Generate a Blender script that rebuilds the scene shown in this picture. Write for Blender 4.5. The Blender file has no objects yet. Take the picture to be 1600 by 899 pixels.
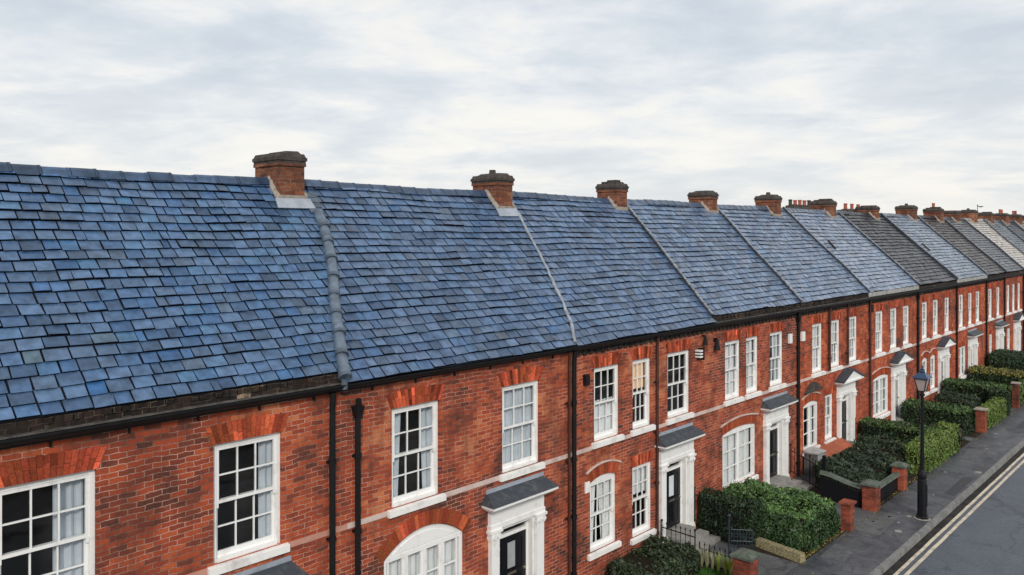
import bpy, math, random
import numpy as np

# ------------------------------------------------------------------ camera, world, sun, exposure
SC = bpy.context.scene
COL = SC.collection
F = 1250.0                                   # focal length in pixels of the 1600 px wide photograph
TH = math.atan(1165.0 / F)                   # angle between the view axis and the terrace (world X)
CT, ST = math.cos(TH), math.sin(TH)
CAMZ = 7.9
cam = bpy.data.cameras.new('camera'); camo = bpy.data.objects.new('camera', cam); COL.objects.link(camo)
camo.location = (0, 0, CAMZ)
camo.rotation_euler = (math.pi / 2, 0, TH - math.pi / 2)
cam.lens = 36.0 * F / 1600.0; cam.sensor_width = 36.0
cam.shift_y = -82.5 / 1600.0
cam.clip_start = 0.1; cam.clip_end = 5000
SC.camera = camo

SUN_EL, SUN_AZ = math.radians(30), math.radians(230)     # azimuth of the direction towards the sun, from +X anticlockwise
w = bpy.data.worlds.new('World'); SC.world = w; w.use_nodes = True
nt = w.node_tree; nt.nodes.clear()
def N(nt, typ, **kw):
    n = nt.nodes.new(typ)
    for k, v in kw.items():
        if k.startswith('_'): setattr(n, k[1:], v)
        else: n.inputs[k.replace('__', ' ')].default_value = v
    return n
def L(nt, a, ao, b, bi): nt.links.new(a.outputs[ao], b.inputs[bi])
def ramp(nt, stops, interp='LINEAR'):
    r = nt.nodes.new('ShaderNodeValToRGB'); cr = r.color_ramp; cr.interpolation = interp
    while len(cr.elements) < len(stops): cr.elements.new(0.5)
    for e, (p, c) in zip(cr.elements, stops):
        e.position = p; e.color = (c[0], c[1], c[2], 1) if hasattr(c, '__len__') else (c, c, c, 1)
    return r
sky = N(nt, 'ShaderNodeTexSky', _sky_type='NISHITA', _sun_disc=False)
sky.sun_elevation = SUN_EL; sky.sun_rotation = math.radians(90) - SUN_AZ
sky.air_density = 1.0; sky.dust_density = 2.0
tc = N(nt, 'ShaderNodeTexCoord')
sep = N(nt, 'ShaderNodeSeparateXYZ'); L(nt, tc, 'Generated', sep, 0)
zc = N(nt, 'ShaderNodeMath', _operation='MAXIMUM'); zc.inputs[1].default_value = 0.0; L(nt, sep, 'Z', zc, 0)
za = N(nt, 'ShaderNodeMath', _operation='ADD'); za.inputs[1].default_value = 0.16; L(nt, zc, 0, za, 0)
dx = N(nt, 'ShaderNodeMath', _operation='DIVIDE'); L(nt, sep, 'X', dx, 0); L(nt, za, 0, dx, 1)
dy = N(nt, 'ShaderNodeMath', _operation='DIVIDE'); L(nt, sep, 'Y', dy, 0); L(nt, za, 0, dy, 1)
cmb = N(nt, 'ShaderNodeCombineXYZ'); L(nt, dx, 0, cmb, 'X'); L(nt, dy, 0, cmb, 'Y')
mp0 = N(nt, 'ShaderNodeMapping'); mp0.inputs['Rotation'].default_value = (0, 0, -TH + math.radians(8)); L(nt, cmb, 0, mp0, 0)
mp = N(nt, 'ShaderNodeMapping'); mp.inputs['Scale'].default_value = (1.0, 0.80, 1); mp.inputs['Location'].default_value = (2.9, 0.4, 0)
L(nt, mp0, 0, mp, 0)
n1 = N(nt, 'ShaderNodeTexNoise', Scale=0.85, Detail=9.0, Roughness=0.52, Distortion=0.15); L(nt, mp, 0, n1, 'Vector')
n2 = N(nt, 'ShaderNodeTexNoise', Scale=2.7, Detail=10.0, Roughness=0.60, Distortion=0.25); L(nt, mp, 0, n2, 'Vector')
mxn = N(nt, 'ShaderNodeMix', _data_type='FLOAT'); mxn.inputs[0].default_value = 0.45; L(nt, n1, 'Fac', mxn, 2); L(nt, n2, 'Fac', mxn, 3)
cr = ramp(nt, [(0.39, (4.7, 5.15, 5.65)), (0.46, (5.3, 5.68, 6.08)), (0.495, (5.85, 6.12, 6.38)), (0.525, (6.4, 6.52, 6.6)), (0.56, (6.95, 6.88, 6.68)), (0.61, (7.35, 7.2, 6.8))])
L(nt, mxn, 0, cr, 0)
hr = ramp(nt, [(0.02, 0.42), (0.22, 0.0)]); L(nt, zc, 0, hr, 0)            # thin bright cloud low above the horizon
hm_ = N(nt, 'ShaderNodeMix', _data_type='RGBA'); hm_.inputs[7].default_value = (7.25, 7.0, 6.6, 1); L(nt, hr, 0, hm_, 0); L(nt, cr, 0, hm_, 6)
mx = N(nt, 'ShaderNodeMix', _data_type='RGBA'); mx.inputs[0].default_value = 0.94; L(nt, sky, 0, mx, 6); L(nt, hm_, 2, mx, 7)
bg = N(nt, 'ShaderNodeBackground', Strength=0.1); L(nt, mx, 2, bg, 0)
wo = N(nt, 'ShaderNodeOutputWorld'); L(nt, bg, 0, wo, 0)

sun = bpy.data.lights.new('sun', 'SUN'); suno = bpy.data.objects.new('sun', sun); COL.objects.link(suno)
sun.energy = 1.5; sun.angle = math.radians(10); sun.color = (1.0, 0.94, 0.86)
suno.rotation_euler = (math.pi / 2 - SUN_EL, 0, SUN_AZ + math.pi / 2)
suno.location = (0, -20, 30)
SC.view_settings.view_transform = 'Standard'; SC.view_settings.look = 'None'
SC.view_settings.gamma = 1; SC.view_settings.exposure = 0.42; SC.view_settings.use_curve_mapping = False
SC.cycles.use_denoising = True
SC.cycles.max_bounces = 6; SC.cycles.diffuse_bounces = 3; SC.cycles.transparent_max_bounces = 6
SC.cycles.caustics_reflective = False; SC.cycles.caustics_refractive = False

# ------------------------------------------------------------------ materials
def new_mat(name):
    m = bpy.data.materials.new(name); m.use_nodes = True
    t = m.node_tree; t.nodes.clear()
    o = t.nodes.new('ShaderNodeOutputMaterial'); b = t.nodes.new('ShaderNodeBsdfPrincipled')
    t.links.new(b.outputs[0], o.inputs[0])
    return m, t, b
def mixc(t, fac, a, b, mode='MIX'):
    m = t.nodes.new('ShaderNodeMix'); m.data_type = 'RGBA'; m.blend_type = mode
    for v, i in ((fac, 0), (a, 6), (b, 7)):
        if isinstance(v, tuple) and hasattr(v[0], 'outputs'): t.links.new(v[0].outputs[v[1]], m.inputs[i])
        elif i == 0: m.inputs[0].default_value = v
        else: m.inputs[i].default_value = (*v, 1)
    return (m, 2)
def noise(t, scale, detail=4, rough=0.55, vec=None, dist=0.0):
    n = t.nodes.new('ShaderNodeTexNoise'); n.inputs['Scale'].default_value = scale; n.inputs['Detail'].default_value = detail
    n.inputs['Roughness'].default_value = rough; n.inputs['Distortion'].default_value = dist
    if vec is None:
        g = t.nodes.new('ShaderNodeNewGeometry'); t.links.new(g.outputs['Position'], n.inputs['Vector'])
    else: t.links.new(vec[0].outputs[vec[1]], n.inputs['Vector'])
    return n
def bump(t, b, src, strength, dist):
    k = t.nodes.new('ShaderNodeBump'); k.inputs['Strength'].default_value = strength; k.inputs['Distance'].default_value = dist
    t.links.new(src[0].outputs[src[1]], k.inputs['Height']); t.links.new(k.outputs[0], b.inputs['Normal']); return k
def setc(t, b, src): t.links.new(src[0].outputs[src[1]], b.inputs['Base Color'])

def brick_mat(name, stops, mortar, soot=0.5, warp=0.02, bw=0.225, rh=0.076, ms=0.012):
    m, t, b = new_mat(name)
    g = t.nodes.new('ShaderNodeNewGeometry'); s = t.nodes.new('ShaderNodeSeparateXYZ'); t.links.new(g.outputs['Position'], s.inputs[0])
    a = t.nodes.new('ShaderNodeMath'); a.operation = 'ADD'; t.links.new(s.outputs['X'], a.inputs[0]); t.links.new(s.outputs['Y'], a.inputs[1])
    c = t.nodes.new('ShaderNodeCombineXYZ'); t.links.new(a.outputs[0], c.inputs['X']); t.links.new(s.outputs['Z'], c.inputs['Y'])
    wn = noise(t, 0.9, 2, 0.5); wn2 = noise(t, 9.0, 2, 0.5)
    sub = t.nodes.new('ShaderNodeVectorMath'); sub.operation = 'SUBTRACT'; t.links.new(wn.outputs['Color'], sub.inputs[0]); sub.inputs[1].default_value = (0.5, 0.5, 0.5)
    mul = t.nodes.new('ShaderNodeVectorMath'); mul.operation = 'SCALE'; mul.inputs['Scale'].default_value = warp * 4; t.links.new(sub.outputs[0], mul.inputs[0])
    sub2 = t.nodes.new('ShaderNodeVectorMath'); sub2.operation = 'SUBTRACT'; t.links.new(wn2.outputs['Color'], sub2.inputs[0]); sub2.inputs[1].default_value = (0.5, 0.5, 0.5)
    mul2 = t.nodes.new('ShaderNodeVectorMath'); mul2.operation = 'SCALE'; mul2.inputs['Scale'].default_value = warp * 1.5; t.links.new(sub2.outputs[0], mul2.inputs[0])
    ad = t.nodes.new('ShaderNodeVectorMath'); t.links.new(c.outputs[0], ad.inputs[0]); t.links.new(mul.outputs[0], ad.inputs[1])
    ad2 = t.nodes.new('ShaderNodeVectorMath'); t.links.new(ad.outputs[0], ad2.inputs[0]); t.links.new(mul2.outputs[0], ad2.inputs[1])
    br = t.nodes.new('ShaderNodeTexBrick'); br.offset = 0.5; br.inputs['Scale'].default_value = 1.0
    br.inputs['Brick Width'].default_value = bw; br.inputs['Row Height'].default_value = rh
    br.inputs['Mortar Size'].default_value = ms * 0.5; br.inputs['Mortar Smooth'].default_value = 0.3; br.inputs['Bias'].default_value = 0.0
    br.inputs['Color1'].default_value = (0, 0, 0, 1); br.inputs['Color2'].default_value = (1, 1, 1, 1); br.inputs['Mortar'].default_value = (0.5, 0.5, 0.5, 1)
    t.links.new(ad2.outputs[0], br.inputs['Vector'])
    # patches of darker/brighter brick shift the ramp
    pn = noise(t, 0.55, 5, 0.62)
    mr = t.nodes.new('ShaderNodeMapRange'); mr.inputs['From Min'].default_value = 0.33; mr.inputs['From Max'].default_value = 0.67
    mr.inputs['To Min'].default_value = -0.34; mr.inputs['To Max'].default_value = 0.30; t.links.new(pn.outputs['Fac'], mr.inputs[0])
    sm = t.nodes.new('ShaderNodeMath'); sm.operation = 'MULTIPLY_ADD'; sm.inputs[1].default_value = 0.52; t.links.new(br.outputs['Color'], sm.inputs[0]); sm.label = 'per brick'
    ms_ = t.nodes.new('ShaderNodeMath'); ms_.operation = 'ADD'; ms_.inputs[1].default_value = 0.27; t.links.new(mr.outputs[0], ms_.inputs[0]); t.links.new(ms_.outputs[0], sm.inputs[2])
    fn = noise(t, 26, 4, 0.65)
    sm2 = t.nodes.new('ShaderNodeMath'); sm2.operation = 'MULTIPLY_ADD'; t.links.new(fn.outputs['Fac'], sm2.inputs[0]); sm2.inputs[1].default_value = 0.55; t.links.new(sm.outputs[0], sm2.inputs[2])
    sm3 = t.nodes.new('ShaderNodeMath'); sm3.operation = 'SUBTRACT'; t.links.new(sm2.outputs[0], sm3.inputs[0]); sm3.inputs[1].default_value = 0.27
    r = ramp(t, stops); t.links.new(sm3.outputs[0], r.inputs[0])
    # mortar presence varies (repointed or soot-filled joints)
    mn = noise(t, 2.2, 4, 0.6)
    mc = ramp(t, [(0.38, tuple(x * 0.3 for x in mortar)), (0.56, mortar)]); t.links.new(mn.outputs['Fac'], mc.inputs[0])
    col = mixc(t, (br, 'Fac'), (r, 0), (mc, 0))
    sn = noise(t, 0.8, 6, 0.68, dist=0.4)
    sr = ramp(t, [(0.52, 0.0), (0.72, soot)]); t.links.new(sn.outputs['Fac'], sr.inputs[0])
    col = mixc(t, (sr, 0), col, (0.035, 0.022, 0.02))
    st_ = t.nodes.new('ShaderNodeVectorMath'); st_.operation = 'MULTIPLY'; st_.inputs[1].default_value = (2.6, 2.6, 0.45); t.links.new(g.outputs['Position'], st_.inputs[0])
    kn = noise(t, 1.0, 5, 0.65, vec=(st_, 0)); kr = ramp(t, [(0.50, 0.0), (0.70, soot * 0.75)]); t.links.new(kn.outputs['Fac'], kr.inputs[0])
    col = mixc(t, (kr, 0), col, (0.10, 0.045, 0.032))
    en = noise(t, 1.7, 7, 0.75, dist=0.6); er = ramp(t, [(0.62, 0.0), (0.76, 0.45)]); t.links.new(en.outputs['Fac'], er.inputs[0])
    col = mixc(t, (er, 0), col, (0.50, 0.30, 0.24))
    setc(t, b, col)
    b.inputs['Roughness'].default_value = 0.85; b.inputs['Specular IOR Level'].default_value = 0.25
    inv = t.nodes.new('ShaderNodeMath'); inv.operation = 'MULTIPLY_ADD'; t.links.new(br.outputs['Fac'], inv.inputs[0]); inv.inputs[1].default_value = -1.0; t.links.new(fn.outputs['Fac'], inv.inputs[2])
    bump(t, b, (inv, 0), 0.7, 0.008)
    return m
BR_STOPS = [(0.05, (0.070, 0.032, 0.026)), (0.22, (0.16, 0.045, 0.028)), (0.42, (0.29, 0.057, 0.028)), (0.60, (0.39, 0.074, 0.031)), (0.78, (0.47, 0.105, 0.040)), (0.95, (0.56, 0.18, 0.075))]
M = {}
M['brick'] = brick_mat('red_brick', BR_STOPS, (0.56, 0.33, 0.26), 0.8, warp=0.028)
M['brick_far'] = brick_mat('orange_red_brick', [(p, (min(1, c[0] * 1.12), c[1] * 1.05, c[2] * 0.95)) for p, c in BR_STOPS], (0.50, 0.24, 0.17), 0.45)
M['chimney_brick'] = brick_mat('chimney_brick', [(0, (0.06, 0.028, 0.022)), (0.35, (0.16, 0.055, 0.032)), (0.7, (0.29, 0.10, 0.05)), (1, (0.42, 0.19, 0.09))], (0.30, 0.21, 0.15), 0.9, warp=0.03)
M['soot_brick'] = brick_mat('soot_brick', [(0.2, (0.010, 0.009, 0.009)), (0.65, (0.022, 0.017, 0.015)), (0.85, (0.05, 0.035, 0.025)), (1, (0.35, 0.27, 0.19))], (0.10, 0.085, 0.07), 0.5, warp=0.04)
M['pier_brick'] = brick_mat('pier_brick', [(0, (0.08, 0.025, 0.02)), (0.4, (0.24, 0.05, 0.028)), (1, (0.42, 0.10, 0.05))], (0.22, 0.13, 0.1), 0.9)

def attr_mat(name, rough=0.6, spec=0.5, nscale=12, namp=0.35, bstr=0.3, bdist=0.004, fine=None):
    m, t, b = new_mat(name)
    a = t.nodes.new('ShaderNodeAttribute'); a.attribute_name = 'tint'
    n = noise(t, nscale, 5, 0.6)
    r = ramp(t, [(0.3, 1 - namp), (0.7, 1 + namp)]); t.links.new(n.outputs['Fac'], r.inputs[0])
    setc(t, b, mixc(t, 1.0, (a, 'Color'), (r, 0), 'MULTIPLY'))
    b.inputs['Roughness'].default_value = rough; b.inputs['Specular IOR Level'].default_value = spec
    bump(t, b, (n, 'Fac'), bstr, bdist)
    return m, t, b
M['gauged'], _, _ = attr_mat('gauged_brick', 0.85, 0.2, 30, 0.3)
m, t, b = attr_mat('slate', 0.42, 0.5, 5.5, 0.42, 0.5, 0.012)
n = noise(t, 2.5, 3, 0.5); r = ramp(t, [(0.35, 0.24), (0.65, 0.46)]); t.links.new(n.outputs['Fac'], r.inputs[0]); t.links.new(r.outputs[0], b.inputs['Roughness'])
M['slate'] = m
def flat(name, col, rough=0.5, spec=0.5, var=0.12, nscale=6, metal=0, bstr=0.1, bdist=0.003):
    m, t, b = new_mat(name)
    n = noise(t, nscale, 6, 0.6)
    r = ramp(t, [(0.3, tuple(c * (1 - var) for c in col)), (0.7, tuple(min(1, c * (1 + var)) for c in col))]); t.links.new(n.outputs['Fac'], r.inputs[0])
    setc(t, b, (r, 0)); b.inputs['Roughness'].default_value = rough; b.inputs['Specular IOR Level'].default_value = spec; b.inputs['Metallic'].default_value = metal
    if bstr: bump(t, b, (n, 'Fac'), bstr, bdist)
    M[name] = m; return m
flat('felt', (0.012, 0.014, 0.02), 0.95, 0.1)
def weathered(name, col, dirt, lo=0.5, hi=0.72, rough=0.5, scale=3.0):
    m, t, b = new_mat(name)
    n = noise(t, scale, 8, 0.68); r = ramp(t, [(lo, 0.0), (hi, 0.75)]); t.links.new(n.outputs['Fac'], r.inputs[0])
    n2 = noise(t, scale * 9, 4, 0.6)
    setc(t, b, mixc(t, (r, 0), col, dirt)); b.inputs['Roughness'].default_value = rough
    bump(t, b, (n2, 'Fac'), 0.15, 0.003); M[name] = m; return m
weathered('white_paint', (0.86, 0.86, 0.85), (0.46, 0.43, 0.39), 0.52, 0.82, 0.42, 4.5)
weathered('white_stone', (0.84, 0.83, 0.81), (0.30, 0.25, 0.22), 0.50, 0.8, 0.75)
weathered('band_stone', (0.62, 0.50, 0.46), (0.30, 0.16, 0.12), 0.45, 0.75, 0.8)
weathered('pink_band', (0.52, 0.27, 0.21), (0.32, 0.11, 0.07), 0.45, 0.75, 0.8)
weathered('lead', (0.30, 0.34, 0.40), (0.14, 0.16, 0.20), 0.45, 0.7, 0.5)
weathered('pale_lead', (0.36, 0.40, 0.46), (0.20, 0.22, 0.26), 0.45, 0.7, 0.55)
weathered('cement', (0.34, 0.30, 0.26), (0.18, 0.14, 0.10), 0.45, 0.65, 0.9, 8)
weathered('cap_stone', (0.075, 0.062, 0.055), (0.025, 0.020, 0.018), 0.42, 0.6, 0.9, 7)
weathered('moss_stone', (0.11, 0.13, 0.11), (0.045, 0.06, 0.035), 0.42, 0.6, 0.85, 6)
weathered('canopy_lead', (0.040, 0.048, 0.062), (0.13, 0.14, 0.13), 0.50, 0.72, 0.6, 7)
weathered('step_stone', (0.30, 0.29, 0.27), (0.12, 0.11, 0.10), 0.45, 0.7, 0.8, 4)
weathered('rock', (0.20, 0.19, 0.11), (0.06, 0.07, 0.035), 0.42, 0.62, 0.9, 5)
weathered('pot_clay', (0.42, 0.10, 0.06), (0.20, 0.10, 0.08), 0.45, 0.7, 0.8, 5)
flat('black_iron', (0.006, 0.006, 0.008), 0.55, 0.2)
flat('black_paint', (0.008, 0.009, 0.012), 0.3, 0.3)
flat('gutter_black', (0.009, 0.009, 0.010), 0.45, 0.3, 0.3)
flat('ledge_grey', (0.09, 0.085, 0.08), 0.8, 0.3, 0.5)
flat('rust_brown', (0.06, 0.02, 0.014), 0.6, 0.4, 0.3)
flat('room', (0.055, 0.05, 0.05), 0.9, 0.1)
m = flat('room_warm', (0.42, 0.26, 0.12), 0.9, 0.1); b = m.node_tree.nodes['Principled BSDF']; b.inputs['Emission Color'].default_value = (1.0, .55, .2, 1); b.inputs['Emission Strength'].default_value = 0.0
flat('curtain', (0.88, 0.89, 0.90), 0.9, 0.1, 0.08, 3)
flat('curtain_grey', (0.62, 0.67, 0.73), 0.9, 0.1, 0.12, 3)
flat('curtain_cream', (0.85, 0.64, 0.45), 0.9, 0.1, 0.1, 3)
m = M['curtain_cream']; b = m.node_tree.nodes['Principled BSDF']; b.inputs['Emission Color'].default_value = (1.0, .55, .28, 1); b.inputs['Emission Strength'].default_value = 0.16  # faint glow on the cloth stands in for lamplight behind it
flat('brass', (0.6, 0.55, 0.45), 0.3, 0.5, 0.1, 6, 0.9)
flat('grey_panel', (0.34, 0.35, 0.37), 0.5, 0.4)
flat('cabinet_grey', (0.12, 0.12, 0.12), 0.6, 0.4)
flat('blue_iron', (0.018, 0.028, 0.045), 0.5, 0.5, 0.3)
flat('fascia_grey', (0.36, 0.36, 0.35), 0.7, 0.3, 0.3, 4)
flat('pale_blue_cap', (0.02, 0.05, 0.11), 0.3, 0.5, 0.2)
flat('orange_tile', (0.36, 0.10, 0.05), 0.7, 0.3, 0.25, 5)
flat('dark_red', (0.22, 0.03, 0.03), 0.6, 0.3)
flat('lamp_frost', (0.42, 0.36, 0.34), 0.35, 0.5, 0.05)
# glass: clear sheet, mirror-like by Fresnel
m = bpy.data.materials.new('window_glass'); m.use_nodes = True; t = m.node_tree; t.nodes.clear()
o = t.nodes.new('ShaderNodeOutputMaterial'); mxs = t.nodes.new('ShaderNodeMixShader'); tr = t.nodes.new('ShaderNodeBsdfTransparent'); gl = t.nodes.new('ShaderNodeBsdfGlossy')
gl.inputs['Roughness'].default_value = 0.04; tr.inputs[0].default_value = (0.86, 0.88, 0.88, 1)
lw = t.nodes.new('ShaderNodeLayerWeight'); lw.inputs['Blend'].default_value = 0.5
pw_ = t.nodes.new('ShaderNodeMath'); pw_.operation = 'POWER'; pw_.inputs[1].default_value = 4.5; t.links.new(lw.outputs['Facing'], pw_.inputs[0])
fr = t.nodes.new('ShaderNodeMath'); fr.operation = 'MULTIPLY_ADD'; fr.inputs[1].default_value = 0.85; fr.inputs[2].default_value = 0.07; t.links.new(pw_.outputs[0], fr.inputs[0])
n = noise(t, 2.0, 2, 0.5); bk = t.nodes.new('ShaderNodeBump'); bk.inputs['Strength'].default_value = 0.12; bk.inputs['Distance'].default_value = 0.03
t.links.new(n.outputs['Fac'], bk.inputs['Height']); t.links.new(bk.outputs[0], gl.inputs['Normal'])
t.links.new(fr.outputs[0], mxs.inputs[0]); t.links.new(tr.outputs[0], mxs.inputs[1]); t.links.new(gl.outputs[0], mxs.inputs[2]); t.links.new(mxs.outputs[0], o.inputs[0])
M['glass'] = m
# leaves
def leaf_mat(name, trans=0.25):
    m, t, b = new_mat(name)
    a = t.nodes.new('ShaderNodeAttribute'); a.attribute_name = 'tint'
    setc(t, b, (a, 'Color')); b.inputs['Roughness'].default_value = 0.5; b.inputs['Specular IOR Level'].default_value = 0.35
    M[name] = m
leaf_mat('leaf')
flat('twig', (0.018, 0.016, 0.010), 0.95, 0.05)
# asphalt and paving
def asphalt(name, base, patch, speck, wet=0.62):
    m, t, b = new_mat(name)
    n = noise(t, 1.1, 8, 0.7, dist=0.5); r = ramp(t, [(0.38, base), (0.62, patch)]); t.links.new(n.outputs['Fac'], r.inputs[0])
    n2 = noise(t, 30, 5, 0.75); r2 = ramp(t, [(0.35, 0.6), (0.72, speck)]); t.links.new(n2.outputs['Fac'], r2.inputs[0])
    v = t.nodes.new('ShaderNodeTexVoronoi'); v.feature = 'DISTANCE_TO_EDGE'; v.inputs['Scale'].default_value = 0.45
    g = t.nodes.new('ShaderNodeNewGeometry'); wv = noise(t, 1.6, 4, 0.6)
    ad = t.nodes.new('ShaderNodeVectorMath'); ad.operation = 'MULTIPLY_ADD'; ad.inputs[1].default_value = (1.5, 1.5, 0)
    t.links.new(wv.outputs['Color'], ad.inputs[0]); t.links.new(g.outputs['Position'], ad.inputs[2]); t.links.new(ad.outputs[0], v.inputs['Vector'])
    r3 = ramp(t, [(0.0, 0.35), (0.018, 1.0)]); t.links.new(v.outputs['Distance'], r3.inputs[0])
    c = mixc(t, 1.0, (r, 0), (r2, 0), 'MULTIPLY'); c = mixc(t, 0.8, c, (r3, 0), 'MULTIPLY')
    setc(t, b, c); b.inputs['Roughness'].default_value = wet; b.inputs['Specular IOR Level'].default_value = 0.4
    bump(t, b, (n2, 'Fac'), 0.35, 0.006); M[name] = m
asphalt('road_asphalt', (0.060, 0.072, 0.094), (0.080, 0.094, 0.116), 1.7, 0.5)
asphalt('pavement_asphalt', (0.038, 0.042, 0.052), (0.095, 0.099, 0.110), 1.7, 0.5)
asphalt('path_concrete', (0.075, 0.078, 0.082), (0.135, 0.138, 0.14), 1.4)
flat('kerb_stone', (0.19, 0.19, 0.185), 0.8, 0.3, 0.35, 5)
flat('gutter_strip', (0.030, 0.028, 0.026), 0.9, 0.2, 0.5, 3)
weathered('yellow_line', (0.64, 0.56, 0.43), (0.22, 0.20, 0.17), 0.45, 0.68, 0.7, 4)
flat('soil', (0.035, 0.028, 0.02), 0.95, 0.1, 0.5, 4, bstr=0.5, bdist=0.03)
flat('far_ground', (0.05, 0.06, 0.04), 0.95, 0.1, 0.4, 0.2)
m, t, b = new_mat('pebble'); v = t.nodes.new('ShaderNodeTexVoronoi'); v.inputs['Scale'].default_value = 26
g = t.nodes.new('ShaderNodeNewGeometry'); t.links.new(g.outputs['Position'], v.inputs['Vector'])
r = ramp(t, [(0.0, (0.42, 0.36, 0.20)), (0.5, (0.26, 0.22, 0.12)), (1.0, (0.05, 0.04, 0.03))]); t.links.new(v.outputs['Distance'], r.inputs[0]); setc(t, b, (r, 0))
b.inputs['Roughness'].default_value = 0.9; bump(t, b, (v, 'Distance'), -0.8, 0.02); M['pebble'] = m

# ------------------------------------------------------------------ mesh building
class MB:
    def __init__(s): s.v = []; s.f = []; s.m = []; s.t = []
    def face(s, pts, m=0, t=(0.5, 0.5, 0.5)):
        i = len(s.v); s.v.extend([tuple(p) for p in pts]); s.f.append(tuple(range(i, i + len(pts)))); s.m.append(m); s.t.append(t)
    def hexa(s, P, m=0, t=(0.5, 0.5, 0.5), skip=()):
        # P: 8 points, bottom ring 0-3 (anticlockwise seen from above), top ring 4-7
        i = len(s.v); s.v.extend([tuple(p) for p in P])
        for k, q in enumerate(((3, 2, 1, 0), (4, 5, 6, 7), (0, 1, 5, 4), (1, 2, 6, 5), (2, 3, 7, 6), (3, 0, 4, 7))):
            if k in skip: continue
            s.f.append(tuple(i + a for a in q)); s.m.append(m); s.t.append(t)
    def box(s, x0, x1, y0, y1, z0, z1, m=0, t=(0.5, 0.5, 0.5), skip=()):
        s.hexa([(x0, y0, z0), (x1, y0, z0), (x1, y1, z0), (x0, y1, z0), (x0, y0, z1), (x1, y0, z1), (x1, y1, z1), (x0, y1, z1)], m, t, skip)
    def frustum(s, x0, x1, y0, y1, z0, z1, i, m=0, t=(0.5, 0.5, 0.5)):
        s.hexa([(x0, y0, z0), (x1, y0, z0), (x1, y1, z0), (x0, y1, z0), (x0 + i, y0 + i, z1), (x1 - i, y0 + i, z1), (x1 - i, y1 - i, z1), (x0 + i, y1 - i, z1)], m, t)
    def prism(s, poly, a0, a1, axis='x', m=0, t=(0.5, 0.5, 0.5)):
        # poly of (a,b): axis x -> (y,z); axis y -> (x,z)
        def P(q, a): return (a, q[0], q[1]) if axis == 'x' else ((q[0], a, q[1]) if axis == 'y' else (q[0], q[1], a))
        n = len(poly)
        s.face([P(q, a0) for q in poly][::-1], m, t); s.face([P(q, a1) for q in poly], m, t)
        for k in range(n):
            a, b = poly[k], poly[(k + 1) % n]
            s.face([P(a, a0), P(b, a0), P(b, a1), P(a, a1)], m, t)
    def tube(s, pts, r, n=8, m=0, t=(0.5, 0.5, 0.5), cap=True):
        pts = [np.array(p, float) for p in pts]; rs = r if hasattr(r, '__len__') else [r] * len(pts)
        rings = []
        for k, p in enumerate(pts):
            d = pts[min(k + 1, len(pts) - 1)] - pts[max(k - 1, 0)]; d /= (np.linalg.norm(d) + 1e-9)
            u = np.cross(d, (0, 0, 1.0)) if abs(d[2]) < 0.9 else np.cross(d, (1.0, 0, 0)); u /= np.linalg.norm(u); v = np.cross(d, u)
            i = len(s.v); rings.append(i)
            for a in range(n):
                an = 2 * math.pi * a / n; q = p + rs[k] * (math.cos(an) * u + math.sin(an) * v); s.v.append(tuple(q))
        for k in range(len(pts) - 1):
            for a in range(n):
                b2 = (a + 1) % n
                s.f.append((rings[k] + a, rings[k] + b2, rings[k + 1] + b2, rings[k + 1] + a)); s.m.append(m); s.t.append(t)
        if cap:
            for rr in (rings[0], rings[-1]): s.f.append(tuple(rr + a for a in range(n))); s.m.append(m); s.t.append(t)
    def lathe(s, prof, c, n=16, m=0, t=(0.5, 0.5, 0.5)):
        i = len(s.v)
        for r, z in prof:
            for a in range(n): an = 2 * math.pi * (a + .5) / n; s.v.append((c[0] + r * math.cos(an), c[1] + r * math.sin(an), c[2] + z))
        for k in range(len(prof) - 1):
            for a in range(n):
                b2 = (a + 1) % n; s.f.append((i + k * n + a, i + k * n + b2, i + (k + 1) * n + b2, i + (k + 1) * n + a)); s.m.append(m); s.t.append(t)
        for k, rev in ((0, True), (len(prof) - 1, False)):
            if prof[k][0] > 1e-5:
                q = [i + k * n + a for a in range(n)]; s.f.append(tuple(q[::-1] if rev else q)); s.m.append(m); s.t.append(t)
    def build(s, name, mats, parent=None, loc=(0, 0, 0), smooth=False, origin=(0, 0, 0)):
        me = s.mesh(name, mats, origin, smooth)
        return link(name, me, parent, loc)
    def mesh(s, name, mats, origin=(0, 0, 0), smooth=False):
        me = bpy.data.meshes.new(name)
        ox, oy, oz = origin
        me.from_pydata([(a - ox, b - oy, c - oz) for a, b, c in s.v], [], s.f)
        if not isinstance(mats, (list, tuple)): mats = [mats]
        for q in mats: me.materials.append(M[q])
        me.polygons.foreach_set('material_index', s.m)
        ca = me.color_attributes.new('tint', 'FLOAT_COLOR', 'CORNER')
        cnt = np.array([len(f) for f in s.f]); tt = np.array([(a[0], a[1], a[2], 1.0) for a in s.t], dtype=np.float32)
        ca.data.foreach_set('color', np.repeat(tt, cnt, axis=0).ravel())
        if smooth:
            me.polygons.foreach_set('use_smooth', [True] * len(s.f))
            me.set_sharp_from_angle(angle=math.radians(40))
        me.validate(); me.update()
        return me
def link(name, me, parent=None, loc=(0, 0, 0)):
    o = bpy.data.objects.new(name, me); COL.objects.link(o); o.location = loc
    if parent is not None: o.parent = parent
    return o
def empty(name, loc, label, cat, group=None):
    o = bpy.data.objects.new(name, None); COL.objects.link(o); o.location = loc; o.empty_display_size = 0.2
    return tag(o, label, cat, group)
def tag(o, label, cat, group=None, kind=None):
    if label: o['label'] = label
    if cat: o['category'] = cat
    if group: o['group'] = group
    if kind: o['kind'] = kind
    return o
def struct(o): o['kind'] = 'structure'; return o

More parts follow.
